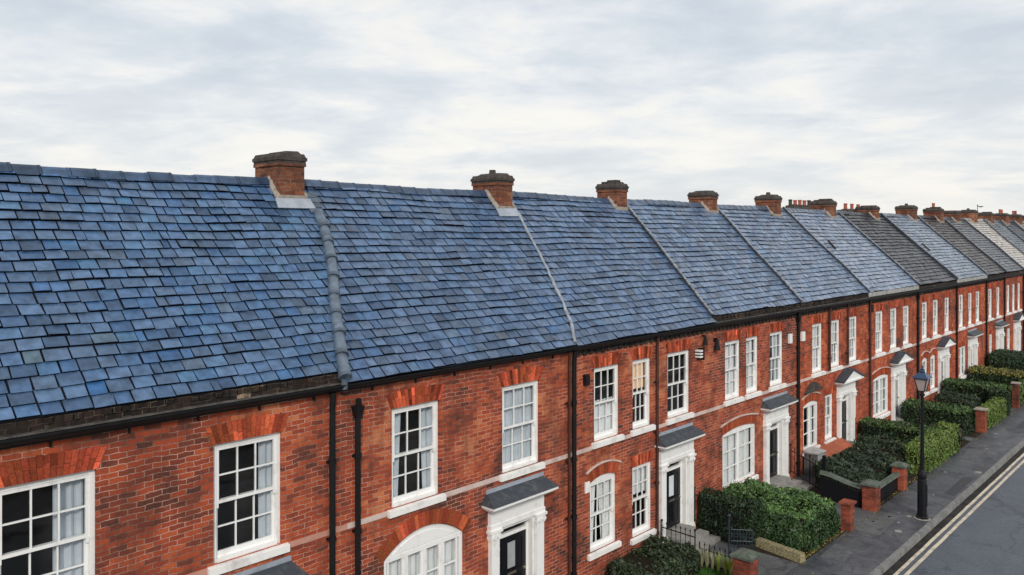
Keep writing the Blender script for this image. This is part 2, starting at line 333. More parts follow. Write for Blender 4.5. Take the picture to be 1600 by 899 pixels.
# ------------------------------------------------------------------ ground
PF = 11.0                                     # the facade plane
g = MB(); g.face([(-900, -1500, -0.16), (2500, -1500, -0.16), (2500, 1500, -0.16), (-900, 1500, -0.16)]); struct(g.build('ground', 'far_ground'))
g = MB(); g.box(-60, 400, -2.0, 6.50, -0.15, -0.12, skip=(0,)); struct(g.build('road', 'road_asphalt'))
g = MB(); g.box(-60, 400, 6.62, 8.02, -0.13, 0.0, skip=(0,))
struct(g.build('pavement', 'pavement_asphalt'))
g = MB(); g.box(-60, 400, -5, -2.1, -0.13, 0.0, skip=(0,)); struct(g.build('opposite_pavement', 'pavement_asphalt'))
random.seed(3)
g = MB(); x = 2.0
while x < 110:
    l = 0.91 + random.uniform(-0.02, 0.02); z = random.uniform(-0.006, 0.006); y = random.uniform(-0.006, 0.006)
    g.hexa([(x + .008, 6.475 + y, -.14), (x + l, 6.475 + y, -.14), (x + l, 6.615, -.14), (x + .008, 6.615, -.14), (x + .008, 6.50 + y, .006 + z), (x + l, 6.50 + y, .006 + z), (x + l, 6.615, .008 + z), (x + .008, 6.615, .008 + z)])
    x += l
struct(g.build('kerb', 'kerb_stone'))
g = MB(); g.face([(2, 6.28, -.115), (110, 6.28, -.115), (110, 6.473, -.115), (2, 6.473, -.115)]); struct(g.build('road_gutter', 'gutter_strip'))  # darker strip along the foot of the kerb
for (a, b2) in ((6.20, 6.285), (6.01, 6.10)):
    g = MB(); xs = np.arange(2, 110, 0.4); random.seed(int(a * 100))
    off = [random.uniform(-.006, .006) for _ in xs]
    for k in range(len(xs) - 1): g.face([(xs[k], a + off[k], -.111), (xs[k + 1], a + off[k + 1], -.111), (xs[k + 1], b2 + off[k + 1], -.111), (xs[k], b2 + off[k], -.111)])
    struct(g.build('road_marking', 'yellow_line'))
# garden floor behind the pavement: soil, paths
g = MB(); g.box(-4, 110, 8.03, 18.5, -0.13, -0.004, skip=(0,)); struct(g.build('garden_soil', 'soil'))
PATHS = [(17.25, 18.75, 8.03), (22.0, 23.75, 8.03), (24.2, 27.6, 10.2), (29.0, 30.2, 8.03), (34.4, 35.0, 8.03), (37.6, 38.4, 8.03), (41.3, 42.6, 8.03), (46.4, 48.0, 8.03), (52.0, 53.4, 8.03)]
g = MB()
for a, b2, y0 in PATHS: g.box(a, b2, y0, 10.99, -0.01, 0.004, skip=(0,))
struct(g.build('garden_path', 'path_concrete'))
g = MB(); g.face([(21.9, 7.25, .004), (23.85, 7.35, .004), (23.9, 8.03, .004), (21.95, 8.03, .004)]); struct(g.build('pavement_patch', 'path_concrete'))

flat('tar_patch', (0.030, 0.032, 0.038), 0.55, 0.4, 0.3, 8); flat('grey_patch', (0.10, 0.104, 0.11), 0.7, 0.3, 0.35, 6)
def patch(pts, mat, z=.0045):
    g = MB(); g.face([(x, y, z) for x, y in pts]); struct(g.build('pavement_patch', mat))
patch([(17.0, 6.7), (18.7, 6.66), (18.75, 7.25), (17.1, 7.32)], 'tar_patch'); patch([(19.6, 7.3), (20.7, 7.36), (20.6, 7.9), (19.5, 7.86)], 'grey_patch')
patch([(26.8, 6.7), (29.2, 6.72), (29.15, 7.02), (26.85, 7.0)], 'tar_patch'); patch([(31.5, 7.2), (33.2, 7.25), (33.1, 7.8), (31.4, 7.7)], 'grey_patch'); patch([(38, 6.7), (41, 6.7), (41, 7.3), (38, 7.25)], 'tar_patch')
# ------------------------------------------------------------------ roofs
RY, RZ = 14.2, CAMZ + 1.05
EY, EZ = 10.95, 5.66
SL = math.hypot(RY - EY, RZ - EZ); NRM = np.array([0, -(RZ - EZ) / SL, (RY - EY) / SL])
def roofpx(x, y):
    d = np.array([F * CT + (x - 800) * ST, F * ST - (x - 800) * CT, -(y - 367.0)]); m_ = (RZ - EZ) / (RY - EY)
    lam = (m_ * RY - RZ + CAMZ) / (m_ * d[1] - d[2]); P = d * lam + np.array([0, 0, CAMZ])
    return P[0], (P[1] - EY) / (RY - EY)
def R(s, t, n=0.0):
    y = EY + t * (RY - EY); z = EZ + t * (RZ - EZ)
    n += 0.018 * math.sin(s * 1.3 + t * 4) * math.sin(s * 0.47 + 1 + t * 5) + 0.008 * math.sin(s * 3.1 + t * 13)
    return (s, y + n * NRM[1], z + n * NRM[2])
EAVE = [0.0, 7.8, 13.83, 19.75, 25.6, 31.9, 38.1, 44.3, 50.3, 54.8, 59.8, 64.6, 69.4, 74.2, 79.0, 84.0]
RIDGE = [0.0, 8.85, 15.2, 20.1, 25.6, 31.4, 37.1, 42.9, 48.7, 53.6, 58.6, 63.5, 68.4, 73.3, 78.2, 83.3]
LINES = []
for k, (a, b2) in enumerate(zip(EAVE, RIDGE)):
    if k == 1: pp = [(541, 606)] + [(535, 585), (529, 542), (521.6, 482), (518, 421), (505, 359), (488, 318)]
    elif k == 2: pp = [(900, 548), (893, 515), (875, 470), (850, 415), (826, 370), (808, 335)]
    else: pp = None
    if pp:
        q = [roofpx(*p) for p in pp]; ts = [-0.1] + [c for _, c in q] + [1.0]; ss = [q[0][0]] + [c for c, _ in q] + [q[-1][0] + 0.05]
    else: ts = [0, 1]; ss = [a, b2]
    LINES.append((ts, ss))
def line(k, t): return float(np.interp(t, LINES[k][0], LINES[k][1]))
NR = 23
def slates(k, base, var, hue, seed, width=(0.20, 0.31), tmin=0.0, lift=0.043, light=0.12):
    rnd = random.Random(seed); g = MB()
    # felt and timber bed under the slates
    NT = 24
    for i in range(NT):
        t0, t1 = tmin + (1 - tmin) * i / NT, tmin + (1 - tmin) * (i + 1) / NT
        for j in range(8):
            q = []
            for (jj, tt) in ((j, t0), (j + 1, t0), (j + 1, t1), (j, t1)):
                a, b2 = line(k, tt), line(k + 1, tt); q.append(R(a + (b2 - a) * jj / 8, tt, -0.004))
            g.face(q, 1)
    g.face([R(line(k, tmin), tmin, -.004), R(line(k, tmin), tmin, -.05), R(line(k + 1, tmin), tmin, -.05), R(line(k + 1, tmin), tmin, -.004)], 1)
    nrow = NR + (1 if tmin < 0 else 0)
    for i in range(nrow):
        t0 = tmin + (1 - tmin) * i / nrow; dt = (1 - tmin) / nrow
        a, b2 = line(k, t0 + dt / 2) + 0.01, line(k + 1, t0 + dt / 2) - 0.01
        s = a - rnd.uniform(0, 0.14); ph = rnd.uniform(0, 6)
        while s < b2 - 0.01:
            wd = rnd.uniform(*width)
            if rnd.random() < 0.05: wd *= 0.55
            s1 = s + wd
            if b2 - s1 < 0.09: s1 = b2
            sa, sb = max(s, a), min(s1, b2)
            wob = 0.0022 * math.sin(s * 1.9 + ph) + 0.0015 * math.sin(s * 0.7 + i)
            tj = rnd.gauss(0, 0.0011); tj2 = tj + rnd.gauss(0, 0.0009); gp = rnd.uniform(0.008, 0.015); sk = rnd.gauss(0, 0.005)
            lf = lift + rnd.gauss(0, 0.005); lf2 = lf + rnd.gauss(0, 0.004)
            tt0, tt1 = t0 + wob + tj, t0 + wob + tj2; th = t0 + dt * 0.995
            v = math.exp(rnd.gauss(0, var)); h = rnd.gauss(0, hue)
            if rnd.random() < light: v *= 1.3; h = abs(h) * .8
            c = (max(.004, base[0] * v * (1 - h * 1.0)), base[1] * v * (1 - h * 0.3), base[2] * min(v, 1.25) * (1 + h * 0.2)); c = tuple(min(q, m_) for q, m_ in zip(c, (base[0] * 1.35, base[1] * 1.26, base[2] * 1.2)))
            x0, x1 = sa + gp, sb - gp
            if x1 - x0 > 0.02:
                ya = R(x0, tt0, lf); yb = R(x1, tt1, lf2); yc = R(x1 + sk, th, 0.012); yd = R(x0 + sk, th, 0.012)
                za = R(x0, tt0, lf - .009); zb = R(x1, tt1, lf2 - .009); zc_ = R(x1 + sk, th, 0.003); zd = R(x0 + sk, th, 0.003)
                g.hexa([za, zb, zc_, zd, ya, yb, yc, yd], 0, c)
            s = s1
    # rear slope, laid as plain overlapping courses
    for i in range(12):
        ta, tb = 1 - i / 12, 1 - (i + 1) / 12
        def B(s, t, n): return (s, 2 * RY - (EY + t * (RY - EY)) + 0.7 * n, EZ + t * (RZ - EZ) + 0.7 * n)
        g.face([B(line(k, 1), ta, .01), B(line(k, 1), tb, .03), B(line(k + 1, 1), tb, .03), B(line(k + 1, 1), ta, .01)], 0, base)
    return g
def ridge_mesh(k, base, seed):
    rnd = random.Random(seed); g = MB(); s = line(k, 1); e = line(k + 1, 1)
    while s < e - 0.1:
        s1 = min(s + 0.42, e); z = rnd.gauss(0, 0.006) + 0.018 * math.sin(s * 0.9) ; v = math.exp(rnd.gauss(0, .18)); c = tuple(q * v for q in base)
        w_, h_ = 0.16, 0.15; top = RZ + 0.055 + z
        prof = [(RY - w_, top - h_), (RY - 0.07, top - 0.035), (RY - 0.025, top), (RY + 0.025, top), (RY + 0.07, top - .035), (RY + w_, top - h_), (RY, top - h_ - .01)]
        g.prism(prof, s + .006, s1 - .006, 'x', 0, c)
        # lapped collar
        g.prism([(a + (0.006 if a > RY else -0.006 if a < RY else 0), b + 0.005) for a, b in prof], s1 - .05, s1 - .008, 'x', 0, tuple(q * .8 for q in c))
        s = s1
    return g

HOUSE = [  # roof base colour (linear), value spread, hue spread
 ((0.060, 0.115, 0.215), .20, .16), ((0.068, 0.116, 0.208), .23, .13), ((0.080, 0.130, 0.225), .26, .11), ((0.104, 0.155, 0.250), .28, .10),
 ((0.130, 0.182, 0.275), .24, .10), ((0.185, 0.235, 0.325), .18, .09), ((0.024, 0.028, 0.040), .25, .1), ((0.185, 0.23, 0.30), .16, .09),
 ((0.042, 0.036, 0.038), .22, .1), ((0.09, 0.10, 0.12), .18, .1), ((0.44, 0.41, 0.38), .12, .06), ((0.12, 0.14, 0.17), .15, .08),
 ((0.032, 0.04, 0.055), .2, .1), ((0.26, 0.26, 0.26), .12, .06), ((0.06, 0.07, 0.09), .2, .1)]
HL = ['nearest red brick terraced house, vivid blue slates, ending at the half-round tile verge',
 'red brick terraced house between the half-round tile verge and the wavy lead strip',
 'red brick terraced house with one warmly lit sash window upstairs',
 'red brick terraced house with the wide white window above the large rounded hedge',
 'red brick terraced house with a grey cabinet against its wall',
 'red brick terraced house directly behind the street lamp lantern, with pale slates',
 'red brick terraced house with the nearest black slate roof',
 'red brick terraced house with pale blue slates between two dark roofed houses',
 'narrow red brick terraced house with the brown-black roof',
 'far terraced house, mid grey roof between the brown-black and the cream roof',
 'far terraced house with the palest, cream coloured roof',
 'distant terraced house, grey-blue roof right after the cream one',
 'distant terraced house with a small black roof, far beyond the cream one',
 'distant terraced house with an off-white roof beyond the small black one',
 'last visible terraced house of the row, dim grey roof']

# ------------------------------------------------------------------ windows (cached meshes; origin at the opening's bottom centre, +Y into the house)
CACHE = {}
def window_meshes(w_, h, cols, rows, mid=0.5):
    key = ('w', round(w_, 2), round(h, 2), cols, rows)
    if key in CACHE: return CACHE[key]
    j = 0.065; g = MB(); x0, x1 = -w_ / 2, w_ / 2
    g.box(x0 + .002, x0 + j, .05, .155, .002, h - .002); g.box(x1 - j, x1 - .002, .05, .155, .002, h - .002)
    g.box(x0 + j, x1 - j, .052, .153, h - j, h - .003); g.box(x0 + j, x1 - j, .03, .153, .003, .05)
    hm = h * mid
    def sash(xa, xb, za, zb, ya, yb, bot, top):
        st = .045
        g.box(xa, xa + st, ya, yb, za, zb); g.box(xb - st, xb, ya, yb, za, zb)
        g.box(xa + st, xb - st, ya + .001, yb - .001, za, za + bot); g.box(xa + st, xb - st, ya + .001, yb - .001, zb - top, zb)
        ia, ib, ja, jb = xa + st, xb - st, za + bot, zb - top
        for c in range(1, cols): xx = ia + (ib - ia) * c / cols; g.box(xx - .011, xx + .011, ya + .006, yb - .006, ja, jb)
        for r_ in range(1, rows): zz = ja + (jb - ja) * r_ / rows; g.box(ia, ib, ya + .008, yb - .008, zz - .011, zz + .011)
    sash(x0 + j, x1 - j, hm - .02, h - j, .06, .10, .045, .045)
    sash(x0 + j + .002, x1 - j - .002, .05, hm + .022, .106, .146, .085, .04)
    for xx in (x0 + j, x1 - j - .045): g.box(xx + .004, xx + .041, .062, .098, hm - .085, hm - .02)   # sash horns
    p = MB()
    p.face([(x0 + j + .03, .083, hm), (x1 - j - .03, .083, hm), (x1 - j - .03, .083, h - j - .03), (x0 + j + .03, .083, h - j - .03)])
    p.face([(x0 + j + .03, .126, .10), (x1 - j - .03, .126, .10), (x1 - j - .03, .126, hm), (x0 + j + .03, .126, hm)])
    s = MB(); e = .10
    s.hexa([(x0 - e, -.075, -.13), (x1 + e, -.075, -.13), (x1 + e, .03, -.13), (x0 - e, .03, -.13), (x0 - e, -.075, -.025), (x1 + e, -.075, -.025), (x1 + e, .03, .001), (x0 - e, .03, .001)])
    CACHE[key] = (g.mesh('window', 'white_paint'), p.mesh('pane', 'glass'), s.mesh('sill', 'white_stone'))
    return CACHE[key]
def casement_meshes(w_, h, lights, rows, arch=0.0):
    key = ('c', round(w_, 2), round(h, 2), lights, rows, arch)
    if key in CACHE: return CACHE[key]
    j = 0.075; g = MB(); x0, x1 = -w_ / 2, w_ / 2
    g.box(x0 + .002, x0 + j, .03, .14, .002, h); g.box(x1 - j, x1 - .002, .03, .14, .002, h); g.box(x0 + j, x1 - j, .032, .138, h - j, h); g.box(x0 + j, x1 - j, .025, .138, .003, .07)
    lw = (x1 - x0 - 2 * j) / lights
    for c in range(lights):
        a = x0 + j + lw * c; b2 = a + lw
        if c: g.box(a - .035, a + .035, .034, .136, .07, h - j)
        g.box(a + .035, a + .07, .05, .10, .07, h - j); g.box(b2 - .07, b2 - .035, .05, .10, .07, h - j)
        for r_ in range(1, rows): zz = .07 + (h - j - .07) * r_ / rows; g.box(a + .035, b2 - .035, .055, .095, zz - .014, zz + .014)
        if lw > .75: g.box((a + b2) / 2 - .011, (a + b2) / 2 + .011, .056, .094, .07, h - j)
    if arch > 0:   # timber head filling the segmental arch
        top = [(x0 + w_ * q / 14, h + arch * (1 - (2 * q / 14 - 1) ** 2)) for q in range(15)]
        g.prism([(x0, h + .001)] + [(a, max(b_, h + .0015)) for a, b_ in top] + [(x1, h + .001)], .045, .14, 'y')
        inner = [(a * .78, h + .03 + (b_ - h) * .62) for a, b_ in top]
        g.prism([(-x1 * .78, h + .028)] + inner + [(x1 * .78, h + .028)], .03, .046, 'y')
    p = MB(); p.face([(x0 + j, .078, .07), (x1 - j, .078, .07), (x1 - j, .078, h - j), (x0 + j, .078, h - j)])
    s = MB(); e = .09
    n = 10; 
    for q in range(n):
        a, b2 = x0 - e + (w_ + 2 * e) * q / n, x0 - e + (w_ + 2 * e) * (q + 1) / n
        ya, yb = [-.06 - .07 * (1 - (2 * u / n - 1) ** 2) for u in (q, q + 1)]
        s.hexa([(a, ya, -.13), (b2, yb, -.13), (b2, .03, -.13), (a, .03, -.13), (a, ya, -.02), (b2, yb, -.02), (b2, .03, .001), (a, .03, .001)], skip=())
    CACHE[key] = (g.mesh('window', 'white_paint'), p.mesh('pane', 'glass'), s.mesh('sill', 'white_stone'))
    return CACHE[key]
def curtain_mesh(w_, h, style, mat, seed):
    key = ('cu', round(w_, 1), round(h, 1), style, mat, seed % 4)
    if key in CACHE: return CACHE[key]
    rnd = random.Random(seed); g = MB(); x0, x1 = -w_ / 2 + .04, w_ / 2 - .04
    def drape(a, b2, z0, z1, amp=.022, taper=0.0, y=.185):
        n = max(8, int((b2 - a) / .022)); ph = rnd.uniform(0, 6); f1 = rnd.uniform(38, 52)
        cols_ = []
        for q in range(n + 1):
            u = q / n; xx = a + (b2 - a) * u
            yy = y + amp * (math.sin(xx * f1 + ph) + .4 * math.sin(xx * f1 * .43 + 2))
            xb = a + (b2 - a) * u * (1 - taper) if taper > 0 else b2 - (b2 - a) * (1 - u) * (1 + taper)
            cols_.append(((xx, yy, z1), (xb, yy, z0)))
        for q in range(n): g.face([cols_[q][1], cols_[q + 1][1], cols_[q + 1][0], cols_[q][0]])
    if style == 'full': drape(x0, x1, .03, h - .03)
    elif style == 'sides': drape(x0, x0 + w_ * .27, .03, h - .03, taper=.25); drape(x1 - w_ * .27, x1, .03, h - .03, taper=-.25)
    elif style == 'right': drape(x1 - w_ * .36, x1, .03, h - .03)
    elif style == 'left': drape(x0, x0 + w_ * .36, .03, h - .03)
    elif style == 'low': drape(x0, x1, .03, h * .52)
    elif style == 'high': drape(x0, x1, h * .55, h - .03)
    elif style == 'parted': drape(x0, x0 + w_ * .42, .03, h - .03, taper=.3); drape(x1 - w_ * .42, x1, .03, h - .03, taper=-.3)
    elif style == 'narrowright': drape(x1 - w_ * .22, x1, .03, h - .03)
    CACHE[key] = g.mesh('curtain', mat, smooth=True); return CACHE[key]
def add_window(root, s0, s1, z0, z1, cols, rows, cur, cmat='curtain', kind='sash', arch=0.0, seed=0, lights=2):
    w_, h = s1 - s0, z1 - z0
    if kind == 'sash': me, pa, si = window_meshes(w_, h, cols, rows)
    else: me, pa, si = casement_meshes(w_, h, lights, rows, arch)
    o = link('window', me, root, ((s0 + s1) / 2 - root.location.x, 0, z0))
    link('pane', pa, o); link('sill', si, o)
    if cur: link('curtain', curtain_mesh(w_, h, cur, cmat, seed), o)
    return o
def voussoirs(s0, s1, z, h, camber, rise, seed, splay=0.16, proud=0.006):
    """brick arch over an opening from s0 to s1 at height z: flat cambered (rise 0) or segmental (rise > 0)"""
    rnd = random.Random(seed); g = MB(); w_ = s1 - s0; c = (s0 + s1) / 2
    if rise <= 0.02:
        n = int((w_ + splay) / .072)
        for q in range(n):
            u0, u1 = q / n, (q + 1) / n
            b0, b1 = s0 - .02 + (w_ + .04) * u0 + .002, s0 - .02 + (w_ + .04) * u1 - .004
            t0, t1 = s0 - splay + (w_ + 2 * splay) * u0 + .002, s0 - splay + (w_ + 2 * splay) * u1 - .005
            zb = z + .001; zt = z + h + camber * (1 - (2 * u0 - 1) ** 2) + rnd.gauss(0, .006); zt1 = z + h + camber * (1 - (2 * u1 - 1) ** 2) + rnd.gauss(0, .006)
            v = math.exp(rnd.gauss(0, .34)); r_ = rnd.random(); col = (.33 * v, .053 * v * (1 + .4 * r_), .029 * v)
            y0 = PF - proud - rnd.uniform(0, .004)
            f_ = (.5 if q % 2 else (.33 if rnd.random() < .5 else .67)) + rnd.gauss(0, .02); gz = .004
            for (fa, fb) in ((0, f_ - gz / h), (f_ + gz / h, 1)):
                Q = lambda f: ((b0 + (t0 - b0) * f, zb + (zt - zb) * f), (b1 + (t1 - b1) * f, zb + (zt1 - zb) * f)); (xa, za), (xb, zb_) = Q(fa); (xc, zc_), (xd, zd) = Q(fb)
                vv = math.exp(rnd.gauss(0, .22)); yy = y0 - rnd.uniform(0, .003); yb_ = PF + .11 if fa == 0 else PF - .001
                g.hexa([(xa, yy, za), (xb, yy, zb_), (xb, yb_, zb_), (xa, yb_, za), (xc, yy, zc_), (xd, yy, zd), (xd, PF - .001, zd), (xc, PF - .001, zc_)], 0, tuple(c_ * vv for c_ in col))
    else:
        Rr = (w_ * w_ / 4 + rise * rise) / (2 * rise); cz = z + rise - Rr; a0 = math.asin(min(1, w_ / 2 / Rr)) * 1.04
        n = max(10, int(2 * a0 * Rr / .075))
        for q in range(n):
            a, b2 = -a0 + 2 * a0 * q / n + .0015, -a0 + 2 * a0 * (q + 1) / n - .003
            v = math.exp(rnd.gauss(0, .26)); col = (.34 * v, .055 * v * (1 + .6 * rnd.random()), .030 * v); y0 = PF - proud - rnd.uniform(0, .004); ro = Rr + h + rnd.gauss(0, .005)
            P = lambda an, rr, y: (c + rr * math.sin(an), y, cz + rr * math.cos(an))
            g.hexa([P(a, Rr, y0), P(b2, Rr, y0), P(b2, Rr, PF + .10), P(a, Rr, PF + .10), P(a, ro, y0), P(b2, ro, y0), P(b2, ro, PF - .001), P(a, ro, PF - .001)], 0, col)
    return g
def hood(s0, s1, z, rise, h):
    """thin pale moulding over a segmental arch"""
    w_ = s1 - s0; Rr = (w_ * w_ / 4 + rise * rise) / (2 * rise); cz = z + rise - Rr; a0 = math.asin(min(1, w_ / 2 / Rr)) * 1.08; g = MB(); c = (s0 + s1) / 2; n = 14
    P = lambda an, rr, y: (c + rr * math.sin(an), y, cz + rr * math.cos(an))
    for q in range(n):
        a, b2 = -a0 + 2 * a0 * q / n, -a0 + 2 * a0 * (q + 1) / n; r0, r1 = Rr + h + .008, Rr + h + .045; y0 = PF - .035
        g.hexa([P(a, r0, y0), P(b2, r0, y0), P(b2, r0, PF), P(a, r0, PF), P(a, r1, y0), P(b2, r1, y0), P(b2, r1, PF), P(a, r1, PF)])
    return g

def wall_mesh(s0, s1, openings, arches):
    """front wall with real openings, reveals and a dark room behind each; plain rear and party walls"""
    g = MB(); TOP = 5.6; Y = PF
    xs = sorted({s0, s1} | {o[0] for o in openings} | {o[1] for o in openings}); zs = sorted({-0.1, TOP} | {o[2] for o in openings} | {o[3] for o in openings})
    for i in range(len(xs) - 1):
        for k in range(len(zs) - 1):
            cx, cz = (xs[i] + xs[i + 1]) / 2, (zs[k] + zs[k + 1]) / 2
            if any(o[0] < cx < o[1] and o[2] < cz < o[3] for o in openings): continue
            g.face([(xs[i], Y, zs[k]), (xs[i + 1], Y, zs[k]), (xs[i + 1], Y, zs[k + 1]), (xs[i], Y, zs[k + 1])])
    for (a, b2, c, d, dep, rm) in openings:
        D = Y + .16
        g.face([(a, Y, c), (a, D, c), (a, D, d), (a, Y, d)]); g.face([(b2, D, c), (b2, Y, c), (b2, Y, d), (b2, D, d)])
        g.face([(a, Y, d), (a, D, d), (b2, D, d), (b2, Y, d)]); g.face([(a, D, c), (a, Y, c), (b2, Y, c), (b2, D, c)])
        if dep > .2:
            E = Y + dep; q = .25
            A, B_, C_, D_ = a - q, b2 + q, c - .1, d + .1
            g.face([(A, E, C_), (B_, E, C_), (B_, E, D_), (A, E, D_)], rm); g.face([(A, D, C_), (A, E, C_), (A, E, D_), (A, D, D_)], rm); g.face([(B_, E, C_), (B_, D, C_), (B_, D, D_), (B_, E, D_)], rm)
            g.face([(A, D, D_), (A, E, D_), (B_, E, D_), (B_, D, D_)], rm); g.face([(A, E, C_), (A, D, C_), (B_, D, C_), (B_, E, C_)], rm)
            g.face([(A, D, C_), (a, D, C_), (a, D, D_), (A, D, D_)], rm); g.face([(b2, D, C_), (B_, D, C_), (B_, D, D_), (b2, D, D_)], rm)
    for (a, b2, z, rise) in arches:      # spandrels between the arch and its rectangular hole
        n = 14; pts = [(a + (b2 - a) * q / n, z + rise * (1 - (2 * q / n - 1) ** 2)) for q in range(n + 1)]
        for q in range(n):
            p0, p1 = pts[q], pts[q + 1]
            g.face([(p0[0], Y, p0[1]), (p1[0], Y, p1[1]), (p1[0], Y, z + rise), (p0[0], Y, z + rise)])
            g.face([(p0[0], Y, p0[1]), (p0[0], Y + .12, p0[1]), (p1[0], Y + .12, p1[1]), (p1[0], Y, p1[1])])
    a, b2 = s0 + .004, s1 - .004; YB = 2 * RY - EY - .05
    g.face([(b2, YB, -.1), (a, YB, -.1), (a, YB, TOP), (b2, YB, TOP)])
    for s in (a, b2): g.face([(s, Y + .01, -.1), (s, YB, -.1), (s, YB, TOP - .02), (s, RY, RZ - .08), (s, Y + .01, TOP - .02)])
    return g

def door_unit(root, c, style, dcol='black_paint', wd=1.0, k=0):
    """classical white door surround with canopy; c is the centre along the street"""
    ox = root.location.x; O = (ox, PF, 0)
    zt = 2.12; w2 = wd / 2; pw = .26; g = MB(); y0, y1 = PF - .10, PF + .0
    for sg in (-1, 1):
        a, b2 = (c - w2 - pw - .04, c - w2 - .04) if sg < 0 else (c + w2 + .04, c + w2 + pw + .04)
        g.box(a + .02, b2 - .02, y0, y1 - .001, .25, zt - .2)                       # shaft
        g.box(a - .01, b2 + .01, y0 - .03, y1 - .001, .0, .25)                      # base
        g.box(a, b2, y0 - .015, y1 - .001, .25, .30)
        for zz, e in ((zt - .2, .0), (zt - .16, .018), (zt - .10, .006), (zt - .05, .035)): g.box(a - e, b2 + e, y0 - .01 - e, y1 - .002, zz, zz + .052)
        for q in (0.3, 0.7):                                                        # scrolls of the capital
            xx = a + (b2 - a) * q; g.tube([(xx, y0 - .05, zt - .12), (xx, y0 + .05, zt - .12)], .045, 8)
        g.box(*( (b2 + .001, c - w2 + .01) if sg < 0 else (c + w2 - .01, a - .001)), PF - .03, PF + .16, .0, zt - .003)  # architrave
    a, b2 = c - w2 - pw - .05, c + w2 + pw + .05
    g.box(a, b2, y0 - .005, y1 - .001, zt, zt + .10); g.box(a + .02, b2 - .02, y0 + .01, y1 - .001, zt + .10, zt + .40)
    g.box(c - w2 + .01, c + w2 - .01, PF - .028, PF + .16, zt - .08, zt - .001)
    sr = g.build('door_surround', 'white_paint', root, origin=O)
    e = .20; zc0 = zt + .40; f0 = PF - .34
    cn = MB()
    for q, (dz, ee, yy) in enumerate(((0, .10, f0 + .14), (.04, .15, f0 + .07), (.09, .20, f0))): cn.box(a - ee + .05, b2 + ee - .05, yy, PF - .001, zc0 + dz, zc0 + dz + .05)
    A, B_ = a - e + .04, b2 + e - .04; zz = zc0 + .142
    if style == 'flat':
        cn.hexa([(A - .01, f0 - .012, zz), (B_ + .01, f0 - .012, zz), (B_ + .01, PF - .002, zz), (A - .01, PF - .002, zz), (A + .02, f0 + .02, zz + .02), (B_ - .02, f0 + .02, zz + .02), (B_ - .14, PF - .002, zz + .20), (A + .14, PF - .002, zz + .20)], 1)
        cn.box(A + .12, B_ - .12, PF - .03, PF - .003, zz + .18, zz + .26, 2)       # lead flashing against the brick
    else:
        m_ = (A + B_) / 2
        for (p, q, mat, o) in ((.0, .0, 0, 0.0),):
            cn.prism([(A, zz - .01), (B_, zz - .01), (m_, zz + .34)], f0 + .05, PF - .002, 'y', 0)
        for sgn in (-1, 1):
            X = A - .02 if sgn < 0 else B_ + .02
            P = [(X, zz - .005), (m_, zz + .35), (m_, zz + .40), (X, zz + .04)]
            cn.prism(P if sgn > 0 else P[::-1], f0 - .01, PF - .003, 'y', 1)
    cn.build('canopy', ['white_paint', 'canopy_lead', 'pale_lead'], sr, origin=O)
    d = MB(); yd = PF + .12; dz0, dz1 = .32, 1.80
    d.box(c - w2 + .05, c + w2 - .05, yd, yd + .05, dz0, dz1)
    for (u0, u1, v0, v1) in ((.12, .44, .08, .42), (.56, .88, .08, .42), (.12, .44, .50, .94), (.56, .88, .50, .94)):
        xa, xb = c - w2 + .05 + (wd - .1) * u0, c - w2 + .05 + (wd - .1) * u1; za, zb = dz0 + (dz1 - dz0) * v0, dz0 + (dz1 - dz0) * v1
        for bb in ((xa, xb, za, za + .02), (xa, xb, zb - .02, zb), (xa, xa + .02, za + .02, zb - .02), (xb - .02, xb, za + .02, zb - .02)): d.box(bb[0], bb[1], yd - .014, yd + .002, bb[2], bb[3])
        d.frustum(xa + .05, xb - .05, yd - .012, yd + .012, za + .05, zb - .05, 0.0)
    do = d.build('door', dcol, root, origin=O)
    h = MB(); h.lathe([(.0, 0), (.03, .01), (.032, .04), (0, .06)], (c + w2 - .16, yd - .05, 1.02), 10); h.box(c + w2 - .175, c + w2 - .145, yd - .05, yd, 1.03, 1.06); h.build('handle', 'brass', do, origin=O)
    h = MB(); h.box(c - .13, c + .13, yd - .03, yd - .015, 1.0, 1.05); h.build('letterbox', 'brass', do, origin=O)
    if k in (2, 3):
        h = MB(); h.box(c - .12, c + .10, yd - .022, yd - .016, 1.14, 1.66); h.build('door_glass', 'grey_panel' if k == 2 else 'curtain_grey', do, origin=O)
    if k == 2:   # metal figures fixed to the dark door stile
        h = MB(); xx = c - w2 + .09
        for zz0, segs in ((1.50, ((0, 0, .02, .14), (.02, .12, .07, .14), (.05, .07, .07, .12), (.02, .06, .07, .08))), (1.28, ((0, 0, .02, .14), (.02, .0, .07, .02), (.05, .02, .07, .09), (.02, .12, .07, .14)))):
            for (p0, q0, p1, q1) in segs: h.box(xx + p0, xx + p1, yd - .02, yd - .015, zz0 + q0, zz0 + q1)
        h.build('door_numeral', 'brass', do, origin=O)
    fr_ = MB(); fr_.box(c - w2 + .012, c + w2 - .012, yd - .02, yd + .06, dz1 + .001, dz1 + .07); fr_.box(c - w2 + .012, c - w2 + .05, yd - .015, yd + .05, .3, zt - .08); fr_.box(c + w2 - .05, c + w2 - .012, yd - .015, yd + .05, .3, zt - .08)
    fo = fr_.build('door_frame', 'white_paint', root, origin=O)
    p = MB(); p.face([(c - w2 + .05, yd + .02, dz1 + .06), (c + w2 - .05, yd + .02, dz1 + .06), (c + w2 - .05, yd + .02, zt - .08), (c - w2 + .05, yd + .02, zt - .08)]); p.build('fanlight', 'glass', fo, origin=O)
    st = MB(); st.box(c - w2 - .02, c + w2 + .02, PF - .3, yd + .06, .0, .30)
